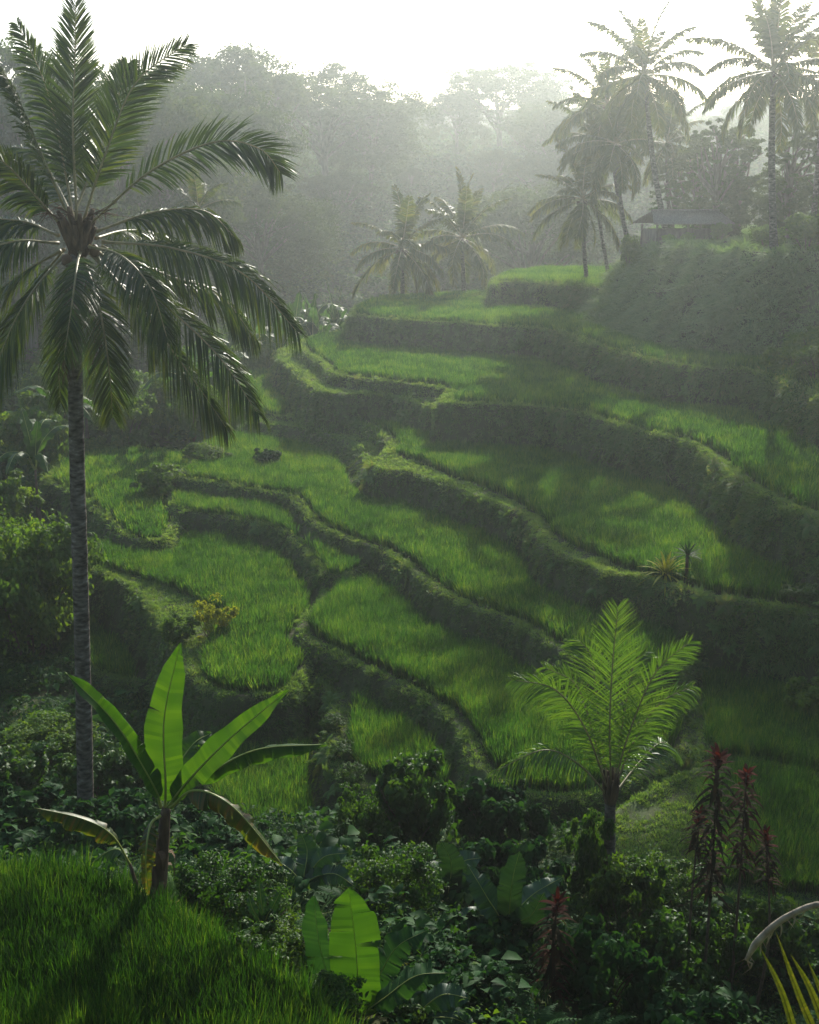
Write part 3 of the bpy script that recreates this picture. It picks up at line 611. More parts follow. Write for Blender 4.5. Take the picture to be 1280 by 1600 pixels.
# ------------------------------------------------------------------ broad leaves (banana and its like)
def broad_leaf(name, path, N0, width, mats, seed=0, fold=.25, tear=.3, petiole=.0, rib=.02, prof=None, wave=.05, droop=0., n=64, sides=(1, 1)):
    r = np.random.default_rng(seed); C = curve(path, n); T = nrm(np.gradient(C, axis=0)); N0 = nrm(N0); ts = np.linspace(0, 1, n); mb = MB()
    mb.tube(C, rib*(1-.85*ts), 6, 1)
    k0 = int(petiole*(n-1)); tt = np.linspace(0, 1, n-k0)
    pr = prof if prof is not None else ([0, .06, .2, .55, .85, 1], [.15, .6, .92, 1, .62, .04])
    wd = np.interp(tt, *pr)*width
    for s, on in zip((-1, 1), sides):
        if not on: continue
        side = nrm(np.cross(T[k0:], N0))*s; nn = nrm(np.cross(side, T[k0:]))*s; nn = np.where((nn@N0)[:, None] < 0, -nn, nn)
        m = 7; us = np.linspace(0, 1, m); segid = np.zeros(len(tt), int); cuts = r.uniform(0, 1, len(tt)) < tear*.6
        segid = np.cumsum(cuts)
        fa = fold+np.array([r.normal(0, .16) for _ in range(segid.max()+1)])[segid] if tear > 0 else np.full(len(tt), fold)
        dr = droop*(1+np.array([r.normal(0, .3) for _ in range(segid.max()+1)])[segid]) if droop else np.zeros(len(tt))
        G = np.zeros((len(tt), m, 3))
        for j, u in enumerate(us):
            wv = wave*np.sin(tt*np.pi*9+r.uniform(0, .5)+s)*u*u
            G[:, j] = C[k0:]+side*(wd*u*np.cos(fa*u*1.5))[:, None]+nn*(wd*(np.sin(fa*u)*.9)+wv)[:, None]+T[k0:]*(wd*u*.22)[:, None]+np.array([0, 0, -1.])*(dr*wd*u*u)[:, None]
        V = []; Q = []; cnt = 0
        gid = []
        for i in range(len(tt)-1):
            # a cut leaves a narrow wedge between neighbouring segments
            a = G[i]; b = G[i+1].copy()
            if cuts[i+1]: b = a+(b-a)*(1-.45*us[:, None]**1.3)
            V += list(a)+list(b)
            for j in range(m-1): Q.append((cnt+j, cnt+j+1, cnt+m+j+1, cnt+m+j))
            cnt += 2*m
        mb.add(V, Q, None, 0, np.clip(.5+.25*np.repeat(np.sin(np.arange(len(tt)-1)*.9+seed)*.4+r.normal(0, .9, len(tt)-1), m-1), 0, 1))
    return mb.mesh(name, mats, smooth=True)
BAN = [M['banana'], M['banana_rib']]; BDRY = [M['banana_dry'], M['banana_rib']]
d2 = 17.6
base = UD(247, 1445, d2); base[2] = H(base[0], base[1])-.05
t = thing('banana_plant', base, 'banana plant with large translucent leaves and brown stem at the field edge', 'banana plant'); L = lambda p: np.asarray(p)-base
mb = MB(); C = curve([(0, 0, 0), L(UD(248, 1380, d2)), L(UD(255, 1310, d2)), L(UD(260, 1262, d2))], 16); mb.tube(C, np.interp(np.linspace(0, 1, 16), [0, .2, 1], [.17, .15, .07]), 12, 0)
mb.obj('stem', [M['banana_stem']], t, smooth=True)
mb = MB()
for k in range(12):   # dry sheath flaps peeling off the stem
    a = rng.uniform(0, 6.28); z = rng.uniform(.15, 1.3); rr_ = .15; p = np.array([math.cos(a)*rr_+.05*z, math.sin(a)*rr_, z]); q = p+np.array([math.cos(a)*.12, math.sin(a)*.12, -.05]); e = q+np.array([0, 0, -rng.uniform(.1, .3)])
    mb.strips(np.array([curve([p, q, e], 4)]), np.array([[(-math.sin(a), math.cos(a), 0)]*4])*np.array([.04, .05, .04, .01])[None, :, None])
mb.obj('dry_sheath', [M['fibre']], t)
def pl(pp): return [L(UD(a, b, d2+c)) for a, b, c in pp]
lv = [
 (pl([(258,1262,0),(259,1225,0),(257,1120,.1),(282,1005,.15)]), (-.1,-1,.15), .30, BAN, 1, .12, .08, .12),
 (pl([(262,1262,0),(290,1225,-.1),(355,1158,-.3),(450,1078,-.4)]), (-.55,-.9,.5), .235, BAN, 2, .25, .06, .12),
 (pl([(268,1262,.1),(320,1215,.3),(400,1172,.3),(512,1163,.2)]), (0,-.5,1), .20, BAN, 3, -.55, .30, .28),
 (pl([(252,1262,0),(238,1225,-.1),(180,1130,-.3),(102,1050,-.4)]), (.75,-.5,.5), .23, BAN, 4, .5, .2, .18),
 (pl([(266,1262,-.1),(305,1235,-.5),(365,1262,-.8),(442,1352,-.9)]), (.3,-.6,.9), .30, BDRY, 5, -.85, .45, .25),
 (pl([(256,1262,.1),(262,1225,.5),(300,1165,1),(330,1145,1.3)]), (0,-.8,.7), .2, BAN, 6, .2, .2, .2),
 (pl([(250,1275,-.1),(235,1290,-.6),(228,1340,-.9),(232,1400,-.9)]), (0,-1,.5), .17, BDRY, 8, -.6, .5, .2),
]
for k, (p_, n0, wd, mt, sd, fo, te, pe) in enumerate(lv):
    o = link('leaf', broad_leaf('leaf', p_, n0, wd, mt, sd, fo, te, pe, .026, None, .02, .25 if te > .25 else 0.), t)
    if k == 4: o['label'] = 'torn yellowing leaf hanging down'
base = UD(226, 1448, d2-.2); base[2] = H(base[0], base[1])-.05
t = thing('banana_sucker', base, 'thin banana sucker with a yellow leaf reaching left beside the larger stem', 'banana plant')
d2b = d2-.2
def pl(pp): return [L(UD(a, b, d2b+c)) for a, b, c in pp]
mb = MB(); mb.tube(curve([(0, 0, 0)]+pl([(219,1400,0),(203,1350,0)]), 12), np.linspace(.05, .025, 12), 8, 0); mb.obj('stem', [M['banana_stem']], t, smooth=True)
link('leaf', broad_leaf('leaf', pl([(203,1350,0),(175,1305,-.1),(130,1280,-.2),(54,1262,-.3)]), (0,-.6,1), .22, BDRY, 11, -.55, .3, .25, .02, None, .02, .3), t)
link('leaf', broad_leaf('leaf', pl([(206,1360,0),(190,1330,.4),(170,1330,.7),(140,1352,.9)]), (0,-.6,1), .16, BAN, 12, -.4, .3, .2, .02, None, .02, .3), t)

# ------------------------------------------------------------------ leafy crowns
def leaf_cloud(mb, P, D, size, r, aspect=2.2, m=0, up=.35, tint=None, jit=.6, fold=False):
    """one pointed leaf per point P, roughly facing D"""
    n = len(P); nn = nrm(D+r.normal(0, jit, (n, 3))+np.array([0, 0, up])); a = nrm(np.cross(nn, r.normal(0, 1, (n, 3)))); b = np.cross(nn, a)
    s = size*r.uniform(.6, 1.3, n)[:, None]; w_ = s/aspect
    if fold:   # a folded, drooping leaf: midrib with two halves
        dr = r.uniform(.15, .5, (n, 1))
        p0 = P-a*s*.5; p1 = P-a*s*.1+nn*s*.06; p2 = P+a*s*.25-nn*s*dr*.25; p3 = P+a*s*.5-nn*s*dr*.8
        e1 = nn*w_*.16
        V = np.stack([p0, p1, p2, p3, p1+b*w_*.5+e1, p2+b*w_*.38+e1, p1-b*w_*.5+e1, p2-b*w_*.38+e1], 1).reshape(-1, 3); i = (np.arange(n)*8)[:, None]
        tt = r.uniform(0, 1, n) if tint is None else tint
        mb.add(V, (i+np.array([[1, 2, 5, 4, 1, 6, 7, 2]])).reshape(-1, 4), (i+np.array([[0, 1, 4, 0, 6, 1, 2, 3, 5, 2, 7, 3]])).reshape(-1, 3), m, .5)
        mb.qt[-1] = np.repeat(tt, 2); mb.tt[-1] = np.repeat(tt, 4); return
    A = P-a*s*.5; B = P+b*w_*.5+a*s*.02-nn*w_*.12; Cc = P+a*s*.5-nn*s*.12; E = P-b*w_*.5+a*s*.02-nn*w_*.12
    V = np.stack([A, B, Cc, E], 1).reshape(-1, 3); i = (np.arange(n)*4)[:, None]
    mb.add(V, i+np.array([[0, 1, 2, 3]]), None, m, r.uniform(0, 1, n) if tint is None else tint)
def crown_cloud(mb, blobs, n, size, r, sub=.32, aspect=2.0, up=.35, density_in=.25, m=0, fold=False):
    """blobs: rows cx,cy,cz,rx,rz ; each becomes many sub-clumps on its shell, each clump many leaves"""
    blobs = np.array(blobs, float); wgt = blobs[:, 3]**2; wgt /= wgt.sum(); per = 70; nc = max(4, n//per)
    which = r.choice(len(blobs), nc, p=wgt); d = nrm(r.normal(0, 1, (nc, 3))+np.array([0, 0, .35]))
    rr_ = np.where(r.uniform(0, 1, nc) < density_in, r.uniform(.25, .8, nc), r.uniform(.78, 1.08, nc))
    c = blobs[which, :3]+d*np.stack([blobs[which, 3]]*2+[blobs[which, 4]], 1)*rr_[:, None]
    cr = blobs[which, 3]*sub*r.uniform(.6, 1.4, nc)
    k = np.repeat(np.arange(nc), per); e = nrm(r.normal(0, 1, (len(k), 3)))*(r.uniform(0, 1, len(k))**.4)[:, None]; e[:, 2] *= .65
    P = c[k]+e*cr[k][:, None]
    ct = r.uniform(.15, .85, nc)[k]*.6+r.uniform(0, 1, len(k))*.4
    leaf_cloud(mb, P, nrm(e*.6+d[k]*.5), size, r, aspect, m, up, ct, fold=fold)
def tree_meshes(seed, h, rx, spread=1.0, n=9000, leaf=.34, mat='tree', top=.62, low=0):
    r = np.random.default_rng(seed); blobs = []; ends = []
    for k in range(17):
        a = k*2.4+r.uniform(-.4, .4); q = math.sqrt(k/17)*.82; hb = h*(top-.12)
        x, y = math.cos(a)*rx*q*spread, math.sin(a)*rx*q*spread; br = rx*r.uniform(.24, .38); z = hb+(h-hb)*math.sqrt(max(0, 1-q*q))*r.uniform(.82, 1.02)-br*.5
        blobs.append((x, y, z-br*.3, br, br*r.uniform(.65, .95))); ends.append((x, y, z-br*.5))
    for k in range(low): a = k*2.4; q = r.uniform(.1, .6); blobs.append((math.cos(a)*rx*q, math.sin(a)*rx*q, h*(.1+.25*k/low), rx*.42, rx*.55))
    for k in range(4): a = r.uniform(0, 6.28); blobs.append((math.cos(a)*rx*.6, math.sin(a)*rx*.6, h*r.uniform(.38, .55), rx*.4, rx*.4))
    mb = MB(); crown_cloud(mb, blobs, n, leaf, r); cm = mb.mesh('crown', [M[mat]])
    mb = MB(); tk = curve([(0, 0, -.5), (r.normal(0, .2), r.normal(0, .2), h*.3), (r.normal(0, .4), r.normal(0, .4), h*.6)], 10); mb.tube(tk, np.linspace(.035*h*.7, .012*h, 10), 7, 0)
    for e in ends: s = tk[r.integers(4, 9)]; mb.tube(curve([s, (s+np.array(e))/2+r.normal(0, .3, 3), e], 7), np.linspace(.011*h, .003*h, 7), 5, 0)
    return cm, mb.mesh('trunk', [M['treebark']], True)
TM = [tree_meshes(500+k, 13, 5.6+.7*(k % 3), 1, 30000, .27) for k in range(6)]
CM = [tree_meshes(520+k, 8.5, 2.3, .8, 15000, .19, top=.35, low=8) for k in range(3)]
def tree(label, px, py, d, htop_scale=1., k=0, group=None, lib=None, wide=1., h0=13., rz=None):
    """tree whose top reaches pixel px,py at distance d"""
    lib = lib or TM; p = UD(px, py, d); g = H(p[0], p[1])-.4; ht = max(p[2]-g, 3.)
    t = thing('forest_tree', (p[0], p[1], g), label, 'tree', group); s = ht/h0/1.03; r = random.Random(k*7+int(px))
    a = r.uniform(0, 6.28) if rz is None else rz
    cm, tm = lib[k % len(lib)]; sxy = s*wide
    link('crown', cm, t, (0, 0, 0), a, (sxy, sxy, s)); link('trunk', tm, t, (0, 0, 0), a, (sxy, sxy, s)); return t
big = [(372,55,135,1.15,'high round-topped tree standing behind the tips of the near palm'),(300,95,128,.95,'tree with loose crown between near palm fronds and the round-topped tree'),(505,92,150,1.35,'broad dome-shaped tree that forms the middle skyline'),
       (440,120,158,.9,'narrow tree filling the notch left of the broad dome tree'),(575,135,155,1.1,'sloping shoulder tree just right of the broad dome tree'),(785,88,185,1.5,'hazy tall tree that tops the skyline near the palms'),
       (715,135,185,1.2,'hazy tree on the left flank of the tall skyline tree'),(850,125,200,.9,'faint tree between tall skyline tree and the palm cluster'),(640,148,200,1.0,'pale low tree in the dip of the skyline'),
       (10,30,95,.9,'tall tree at the left edge behind the palm crown'),(60,100,100,.9,'sunlit tree below the left edge tree behind the palm crown'),(185,85,112,.9,'tree seen between the upright palm fronds'),(240,120,120,.95,'tree right behind the right-hand upright palm frond')]
for k, (px, py, d, wd, lab) in enumerate(big): tree(lab, px, py, d*(1.28 if px > 350 else 1.1), 1, k, wide=wd)
lowf = []
rf = np.random.default_rng(77)
for k in range(58):
    px = rf.uniform(-60, 1000); d = rf.uniform(135, 255) if px > 330 else rf.uniform(110, 200); sky = np.interp(px, [0, 200, 372, 450, 505, 600, 700, 785, 860, 1000], [110, 150, 130, 175, 160, 185, 180, 160, 180, 200])
    py = np.clip(sky+25+rf.uniform(20, 190)*np.clip((255-d)/110, 0, 1)+rf.uniform(0, 30), sky+15, 420); lowf.append((px, py, d))
for k, (px, py, d) in enumerate(lowf): tree('hazy forest tree on the far slope below the skyline', px, py, d, 1, k, 'forest trees on the far slope', wide=rf.uniform(.95, 1.4))
for k in range(16):
    px = 850+k*34+rf.uniform(-15, 15); tree('faint tree far behind the palm cluster and plateau', px, rf.uniform(130, 200), rf.uniform(190, 240), 1, k, 'far trees behind the plateau', wide=1.2)
# trees on the plateau behind and beside the hut
for k, (px, py, d, wd, lab) in enumerate([(1125,168,84,1.0,'slender pale tree just left of the straight palm trunk'),(1165,175,86,1.0,'slender tree right behind the straight palm trunk'),(1095,200,88,.95,'slender tree rising over the end of the hut roof'),
      (1252,170,78,1.1,'dark leafy tree at the right edge above the hill'),(1300,190,74,.9,'dark tree half cut by the right edge with sunlit leaves'),(1060,225,95,.9,'bushy tree behind the hut and leaning palm trunk'),(1228,235,80,1.0,'yellow-lit tree beside the right edge palm trunk')]):
    tree(lab, px, py, d, 1, k, lib=CM, wide=wd*1.25, h0=8.5)

# ------------------------------------------------------------------ shrubs
def shrub_meshes(seed, rad, hgt, n, leaf, mat, aspect=2.3, nb=6):
    r = np.random.default_rng(seed); blobs = [(0, 0, hgt*.5, rad*.7, hgt*.5)]
    for k in range(nb): a = k*2.4; q = rad*r.uniform(.3, .65); blobs.append((math.cos(a)*q, math.sin(a)*q, hgt*r.uniform(.3, .8), rad*r.uniform(.3, .5), hgt*r.uniform(.22, .38)))
    mb = MB(); crown_cloud(mb, blobs, n, leaf, r, .34, aspect, .5, .35, fold=leaf < .18); fm = mb.mesh('foliage', [M[mat]])
    mb = MB()
    for k in range(9):
        a = r.uniform(0, 6.28); e = np.array([math.cos(a)*rad*.6, math.sin(a)*rad*.6, hgt*r.uniform(.5, .85)]); mb.tube(curve([(r.normal(0, .06), r.normal(0, .06), -.25), e*.45+r.normal(0, .05, 3), e], 7), np.linspace(.022, .006, 7)*max(1, rad), 5, 0)
    return fm, mb.mesh('stems', [M['twig']], True)
SH = {'fine': [shrub_meshes(600+k, 1., 1.2, 6500, .085, 'shrub_gloss') for k in range(3)], 'mid': [shrub_meshes(610+k, 1., 1.2, 3800, .14, 'shrub_gloss', 2.0) for k in range(3)],
      'blue': [shrub_meshes(620+k, 1., 1.1, 3000, .17, 'shrub_blue', 1.6) for k in range(3)], 'far': [shrub_meshes(630+k, 1., 1.2, 7000, .11, 'thicket', 1.8) for k in range(4)], 'big': [shrub_meshes(660+k, 1., 1.2, 14000, .07, 'thicket', 1.8, 9) for k in range(2)],
      'yellow': [shrub_meshes(640, 1., 1.2, 2200, .13, 'shrub_yellow', 3.0)], 'sunny': [shrub_meshes(650+k, 1., 1.2, 4200, .13, 'thicket', 1.7) for k in range(2)]}
_bc = {}
def shrub(label, kind, px, py, D=None, d=None, s=1., sz=None, name='shrub', group=None, lift=0.):
    p = UD(px, py, d) if d else U(px, py, D); _bc[kind] = k = _bc.get(kind, -1)+1; lib = SH[kind]; fm, st = lib[k % len(lib)]
    t = thing(name, (p[0], p[1], H(p[0], p[1])-.05+lift), label, 'shrub', group); a = k*1.7; sz = sz or s
    link('foliage', fm, t, (0, 0, 0), a, (s, s, sz)); link('stems', st, t, (0, 0, 0), a, (s, s, sz)); return t
# px,py = where the foot of the shrub stands at distance d
S = shrub
S('large glossy shrub with sunlit upper leaves below the weedy spur terrace', 'mid', 645, 1330, d=25.5, s=1.35, sz=2.1)
S('glossy shrub at the left foot of the large sunlit shrub', 'fine', 575, 1345, d=25, s=.9, sz=1.45)
S('shrub with small sunlit leaves directly behind the bright broad leaf', 'fine', 620, 1430, d=20.5, s=1.1, sz=1.35)
S('sunlit tangle of small leaves right of the banana stem', 'fine', 335, 1440, d=18.7, s=1.05, sz=1.25)
S('sparkling small-leaved shrub under the drooping banana leaf', 'fine', 400, 1450, d=18.2, s=.95, sz=.95)
S('low leafy shrub between banana stem and bright broad leaf', 'fine', 460, 1490, d=17.0, s=.75, sz=.7)
S('dark shrub in front of the sunlit tangle at the field edge', 'mid', 395, 1540, d=15.8, s=.6, sz=.45)
S('small shrub at the tip of the near rice field', 'fine', 520, 1590, d=15.0, s=.55, sz=.5)
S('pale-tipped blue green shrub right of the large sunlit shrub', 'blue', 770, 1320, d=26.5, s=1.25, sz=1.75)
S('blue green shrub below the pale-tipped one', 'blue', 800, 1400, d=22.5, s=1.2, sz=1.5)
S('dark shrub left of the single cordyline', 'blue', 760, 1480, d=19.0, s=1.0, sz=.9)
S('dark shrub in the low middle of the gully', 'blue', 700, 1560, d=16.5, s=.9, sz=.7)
S('small dark shrub touching the bright broad leaf', 'mid', 640, 1590, d=15.5, s=.5, sz=.5)
S('shrub of slim leaves at the left foot of the young palm', 'mid', 915, 1400, d=23.8, s=.62, sz=1.8)
S('dense shrub wrapped round the young palm trunk', 'mid', 970, 1450, d=22.3, s=.9, sz=1.6)
S('shrub with grassy sunlit top right of the young palm trunk', 'fine', 1030, 1400, d=23.5, s=1.1, sz=1.1)
S('dark shrub between young palm and tall cordyline', 'mid', 1060, 1460, d=21.0, s=1.1, sz=1.5)
S('dark shrub at the foot of the tallest cordyline', 'mid', 1130, 1450, d=21.6, s=1.0, sz=1.5)
S('dark shrub below the short cordyline at the rice edge', 'mid', 1215, 1420, d=22.3, s=1.0, sz=1.3)
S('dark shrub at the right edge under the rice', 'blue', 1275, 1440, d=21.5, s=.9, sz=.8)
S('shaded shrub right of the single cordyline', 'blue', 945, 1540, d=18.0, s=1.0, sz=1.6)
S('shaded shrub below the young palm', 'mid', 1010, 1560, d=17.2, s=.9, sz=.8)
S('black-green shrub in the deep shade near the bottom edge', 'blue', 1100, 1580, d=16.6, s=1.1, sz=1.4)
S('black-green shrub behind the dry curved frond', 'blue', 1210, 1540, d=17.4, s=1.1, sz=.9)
S('shaded shrub at the bottom edge below the single cordyline', 'mid', 880, 1610, d=15.2, s=.75, sz=.5)
S('yellow-tipped bush on the wide bund end of the middle terrace', 'yellow', 330, 1030, d=42.2, s=.95, sz=1.35)
S('bright green bush behind the tip of the tallest banana leaf', 'sunny', 280, 1040, d=41.5, s=.8, sz=.9)
for k, (px, py, d, s) in enumerate([(500,1075,37,.5),(520,1110,35,.5),(535,1150,33,.55),(548,1185,31.5,.5)]):
    S('pale small-leaved bush topping the curved bund', 'fine', px, py, d=d, s=s, sz=s*.8, group='pale bushes along the curved bund')
# big dark shrubs on the left
S('big round shrub with sunlit leaves left of the palm trunk', 'big', 45, 985, d=47, s=3.0, sz=4.8)
S('shrub leaning behind the big round shrub at the left edge', 'big', -30, 930, d=50, s=2.8, sz=4.2)
S('dark bush low behind the palm trunk at the left edge', 'big', 60, 1130, d=36, s=1.8, sz=1.3)
S('leafy bush in front of the deep hollow left of the banana', 'mid', 160, 1180, d=33, s=1.5, sz=1.5)
S('leafy bush with silvery leaves right of the palm trunk', 'mid', 225, 1160, d=34, s=1.3, sz=1.3)
S('leafy bush at the left edge above the near field', 'mid', 15, 1170, d=33, s=1.6, sz=1.6)
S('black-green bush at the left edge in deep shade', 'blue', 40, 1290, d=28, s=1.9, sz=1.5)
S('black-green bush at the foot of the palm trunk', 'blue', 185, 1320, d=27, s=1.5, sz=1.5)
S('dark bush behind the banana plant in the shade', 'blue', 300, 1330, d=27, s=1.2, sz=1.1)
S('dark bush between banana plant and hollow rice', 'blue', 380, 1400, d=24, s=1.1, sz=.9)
# bushes beyond the left terraces
bl = np.random.default_rng(5)
for k in range(44):
    px = bl.uniform(-40, 440); d = bl.uniform(60, 92); kind = 'far' if k % 3 else 'sunny'
    if px > 330: d = bl.uniform(72, 98)
    p = UD(px, 600, d); s = bl.uniform(1.6, 2.8)
    if any(sdist(np.array([p[0]]), np.array([p[1]]), t_['poly'])[0] < 1.2 for t_ in TER): continue
    S('sunlit bush in the thicket beyond the left terraces', kind, px, 600, d=d, s=s, sz=s*bl.uniform(1.0, 1.6), group='bushes in the thicket beyond the left terraces')
for k in range(22):
    px = bl.uniform(300, 620); d = bl.uniform(98, 122); s = bl.uniform(2, 3.2)
    S('hazy bush in the valley behind the terrace nose', 'far', px, 500, d=d, s=s, sz=s*bl.uniform(.9, 1.5), group='hazy bushes behind the terrace nose')
S('dark grassy mound bush between the two left terraces', 'far', 252, 728, d=60.5, s=1.6, sz=1.5)
S('dark bush on the bank above the left terraces', 'far', 320, 690, d=64, s=1.4, sz=.9)
S('pale grey bush sitting on the back of the curling terrace', 'blue', 418, 698, d=63, s=.85, sz=.85)
S('bushy clump at the right end of the sunny terrace', 'sunny', 1275, 960, d=33.5, s=.9, sz=1.1)
S('tangled brown-green bush below the right wall', 'mid', 1262, 880, d=36.5, s=.8, sz=.6)
for k, (px, py, d, s) in enumerate([(1250,400,58,1.3),(1290,440,55,1.6),(1200,372,70,1.2),(1265,350,66,1.7),(1290,330,60,1.8)]):
    S(['tangled brushwood on the crest at the right edge', 'dense brushwood below the crest at the right edge', 'brushwood at the foot of the straight palm trunk', 'brushwood behind the crest near the right edge palm', 'high brushwood against the dark right edge tree'][k], 'far', px, py, d=d, s=s, sz=s*.9)
for k, (px, py, d, s) in enumerate([(1000,395,79,.8),(968,405,84,.7),(985,380,82,.9),(1075,384,78.8,.55),(1122,384,79,.8),(1045,386,78.6,.45)]):
    S(['small bush at the corner of the hut', 'small bush at the back of the top terrace', 'dark narrow bush left of the hut', 'low bush in front of the hut wall', 'leafy bush hiding the far end of the hut', 'tiny bush before the near corner of the hut'][k], 'far', px, py, d=d, s=s, sz=s*[1, 1.1, 1.9, .9, 1.2, .9][k])

# ------------------------------------------------------------------ banana grove in the hazy valley (leaves catching light)
gl = [broad_leaf('leaf', [(0, 0, 0), (.25, 0, .9), (.9, 0, 1.5), (1.8, 0, 1.35)], (-.5, 0, 1), .3, BAN, 20, -.3, .25, .2, .03, n=16), broad_leaf('leaf', [(0, 0, 0), (.12, 0, 1.1), (.35, 0, 2.2)], (-1, 0, .3), .32, BAN, 21, .2, .1, .15, .03, n=14),
      broad_leaf('leaf', [(0, 0, 0), (.4, 0, .7), (1.1, 0, .8), (1.7, 0, .2)], (-.3, 0, 1), .3, BAN, 22, -.5, .35, .2, .03, n=16)]
gs = MB(); gs.tube(curve([(0, 0, -.4), (0, 0, 1.), (0, 0, 2.2)], 6), [.16, .13, .07, .06, .05, .05], 8, 0); gs = gs.mesh('stem', [M['banana_stem']], True)
for k in range(34):
    if k < 26: px = bl.uniform(385, 560); d = bl.uniform(90, 112)
    else: px = bl.uniform(-10, 360); d = bl.uniform(62, 84)
    p = UD(px, 500, d)
    if any(sdist(np.array([p[0]]), np.array([p[1]]), t_['poly'])[0] < 1. for t_ in TER): continue
    h = bl.uniform(1.2, 2.0)
    t = thing('banana_plant', (p[0], p[1], H(p[0], p[1])+bl.uniform(0, 1.2)), 'small sunlit banana plant in the grove behind the terrace nose' if k < 26 else 'small banana plant growing in the thicket beyond the left terraces', 'banana plant', 'banana grove behind the terrace nose' if k < 26 else 'banana plants in the left thicket')
    link('stem', gs, t, (0, 0, 0), 0, h*.7)
    for i in range(8):
        link('leaf', gl[(1, 0, 2, 0, 1, 2, 0, 2)[i]], t, (0, 0, 2.2*h*.7-.1), i*2.4+k, h*bl.uniform(.7, 1.0))

# ------------------------------------------------------------------ big-leaved plants in the gully
p = UD(548, 1570, 15.6); t = thing('broad_leaf_plant', (p[0], p[1], H(p[0], p[1])), 'plant with one large bright torn leaf glowing against the light', 'leafy plant'); base = np.array(t.location); L = lambda p: np.asarray(p)-base
def pl(pp, d): return [L(UD(a, b, d+c)) for a, b, c in pp]
PR = ([0, .08, .3, .6, .8, .92, 1], [.35, .8, 1, 1.0, .85, .55, .05])
o = link('leaf', broad_leaf('leaf', pl([(556,1590,0),(560,1560,0),(556,1480,.05),(545,1388,.1)], 15.6), (-.1,-1,.2), .40, BAN, 31, .25, .12, .08, .012, PR, .03), t); o['label'] = 'large bright torn leaf'
link('leaf', broad_leaf('leaf', pl([(545,1590,.2),(525,1560,.4),(500,1480,.5),(490,1400,.6)], 15.6), (-.5,-.8,.3), .26, [M['shrub_blue'], M['banana_rib']], 32, .3, .1, .1, .012, PR, .03), t)
link('leaf', broad_leaf('leaf', pl([(560,1585,.2),(590,1530,.4),(620,1480,.5),(670,1452,.6)], 15.6), (-.1,-.4,1), .26, [M['shrub_blue'], M['banana_rib']], 33, -.3, .4, .2, .012, None, .03), t)
link('leaf', broad_leaf('leaf', pl([(560,1588,-.2),(600,1560,-.3),(650,1525,-.3),(705,1520,-.2)], 15.6), (-.1,-.4,1), .26, [M['shrub_blue'], M['banana_rib']], 34, -.3, .3, .2, .012, None, .03), t)
def big_leaf_plant(label, px, py, d, leaves, mats, w, name='banana_plant', cat='banana plant', up0=0):
    p = UD(px, py, d); b = np.array([p[0], p[1], H(p[0], p[1])]); t = thing(name, b, label, cat)
    for k, pp in enumerate(leaves):
        path = [UD(a, b2, d+c)-b for a, b2, c in pp]; e = path[-1]-path[0]
        path = [path[0]*0+np.array([0, 0, 0])]+path if path[0][2] > .15 else path
        n0 = (-.15*np.sign(e[0]), -.7, .8) if abs(e[0]) > abs(e[2])*.5 else (0, -1, .2)
        link('leaf', broad_leaf('leaf', path, n0, w, mats, int(px)+k, -.25, .25, .25, .018, None, .03), t)
DK = [M['dark_leaf'], M['banana_rib']]; 
big_leaf_plant('dark blue green plant with long arching leaves beside the single cordyline', 790, 1500, 19, [[(800,1440,0),(830,1400,.2),(880,1370,.4)],[(795,1440,0),(800,1380,-.3),(812,1330,-.4)],[(785,1445,0),(760,1400,0),(730,1350,.2)],[(800,1450,-.1),(830,1430,-.5),(850,1395,-.7)],[(790,1445,.2),(745,1430,.3),(705,1440,.3)]], DK, .24)
big_leaf_plant('low plant with pale arching leaves behind the bright broad leaf', 470, 1420, 20, [[(480,1375,0),(505,1340,0),(545,1332,0)],[(470,1380,0),(440,1350,.2),(430,1370,.3)],[(475,1370,0),(480,1330,.3),(470,1300,.4)],[(480,1380,-.1),(520,1365,-.3),(555,1385,-.4)]], DK, .2)
big_leaf_plant('dark strap-leaved plant standing in the sunlit tangle', 412, 1480, 17.3, [[(412,1440,0),(408,1405,0),(404,1368,0)],[(412,1450,0),(425,1420,-.1),(440,1390,-.2)],[(410,1450,0),(395,1420,0),(388,1395,.1)],[(412,1455,0),(418,1430,-.2),(426,1420,-.3)]], DK, .08)
big_leaf_plant('shaded plant with broad leaves at the bottom of the gully', 650, 1600, 15.5, [[(650,1590,0),(690,1555,0),(735,1560,0)],[(650,1590,0),(640,1550,.2),(655,1520,.3)],[(650,1595,0),(700,1590,-.2),(745,1605,-.3)]], DK, .22)
big_leaf_plant('plant with large dim leaves under the pale-tipped shrub', 700, 1430, 22, [[(700,1400,0),(720,1350,0),(752,1340,0)],[(700,1400,0),(680,1360,0),(650,1370,0)],[(700,1400,0),(705,1350,-.3),(690,1315,-.4)]], DK, .26)

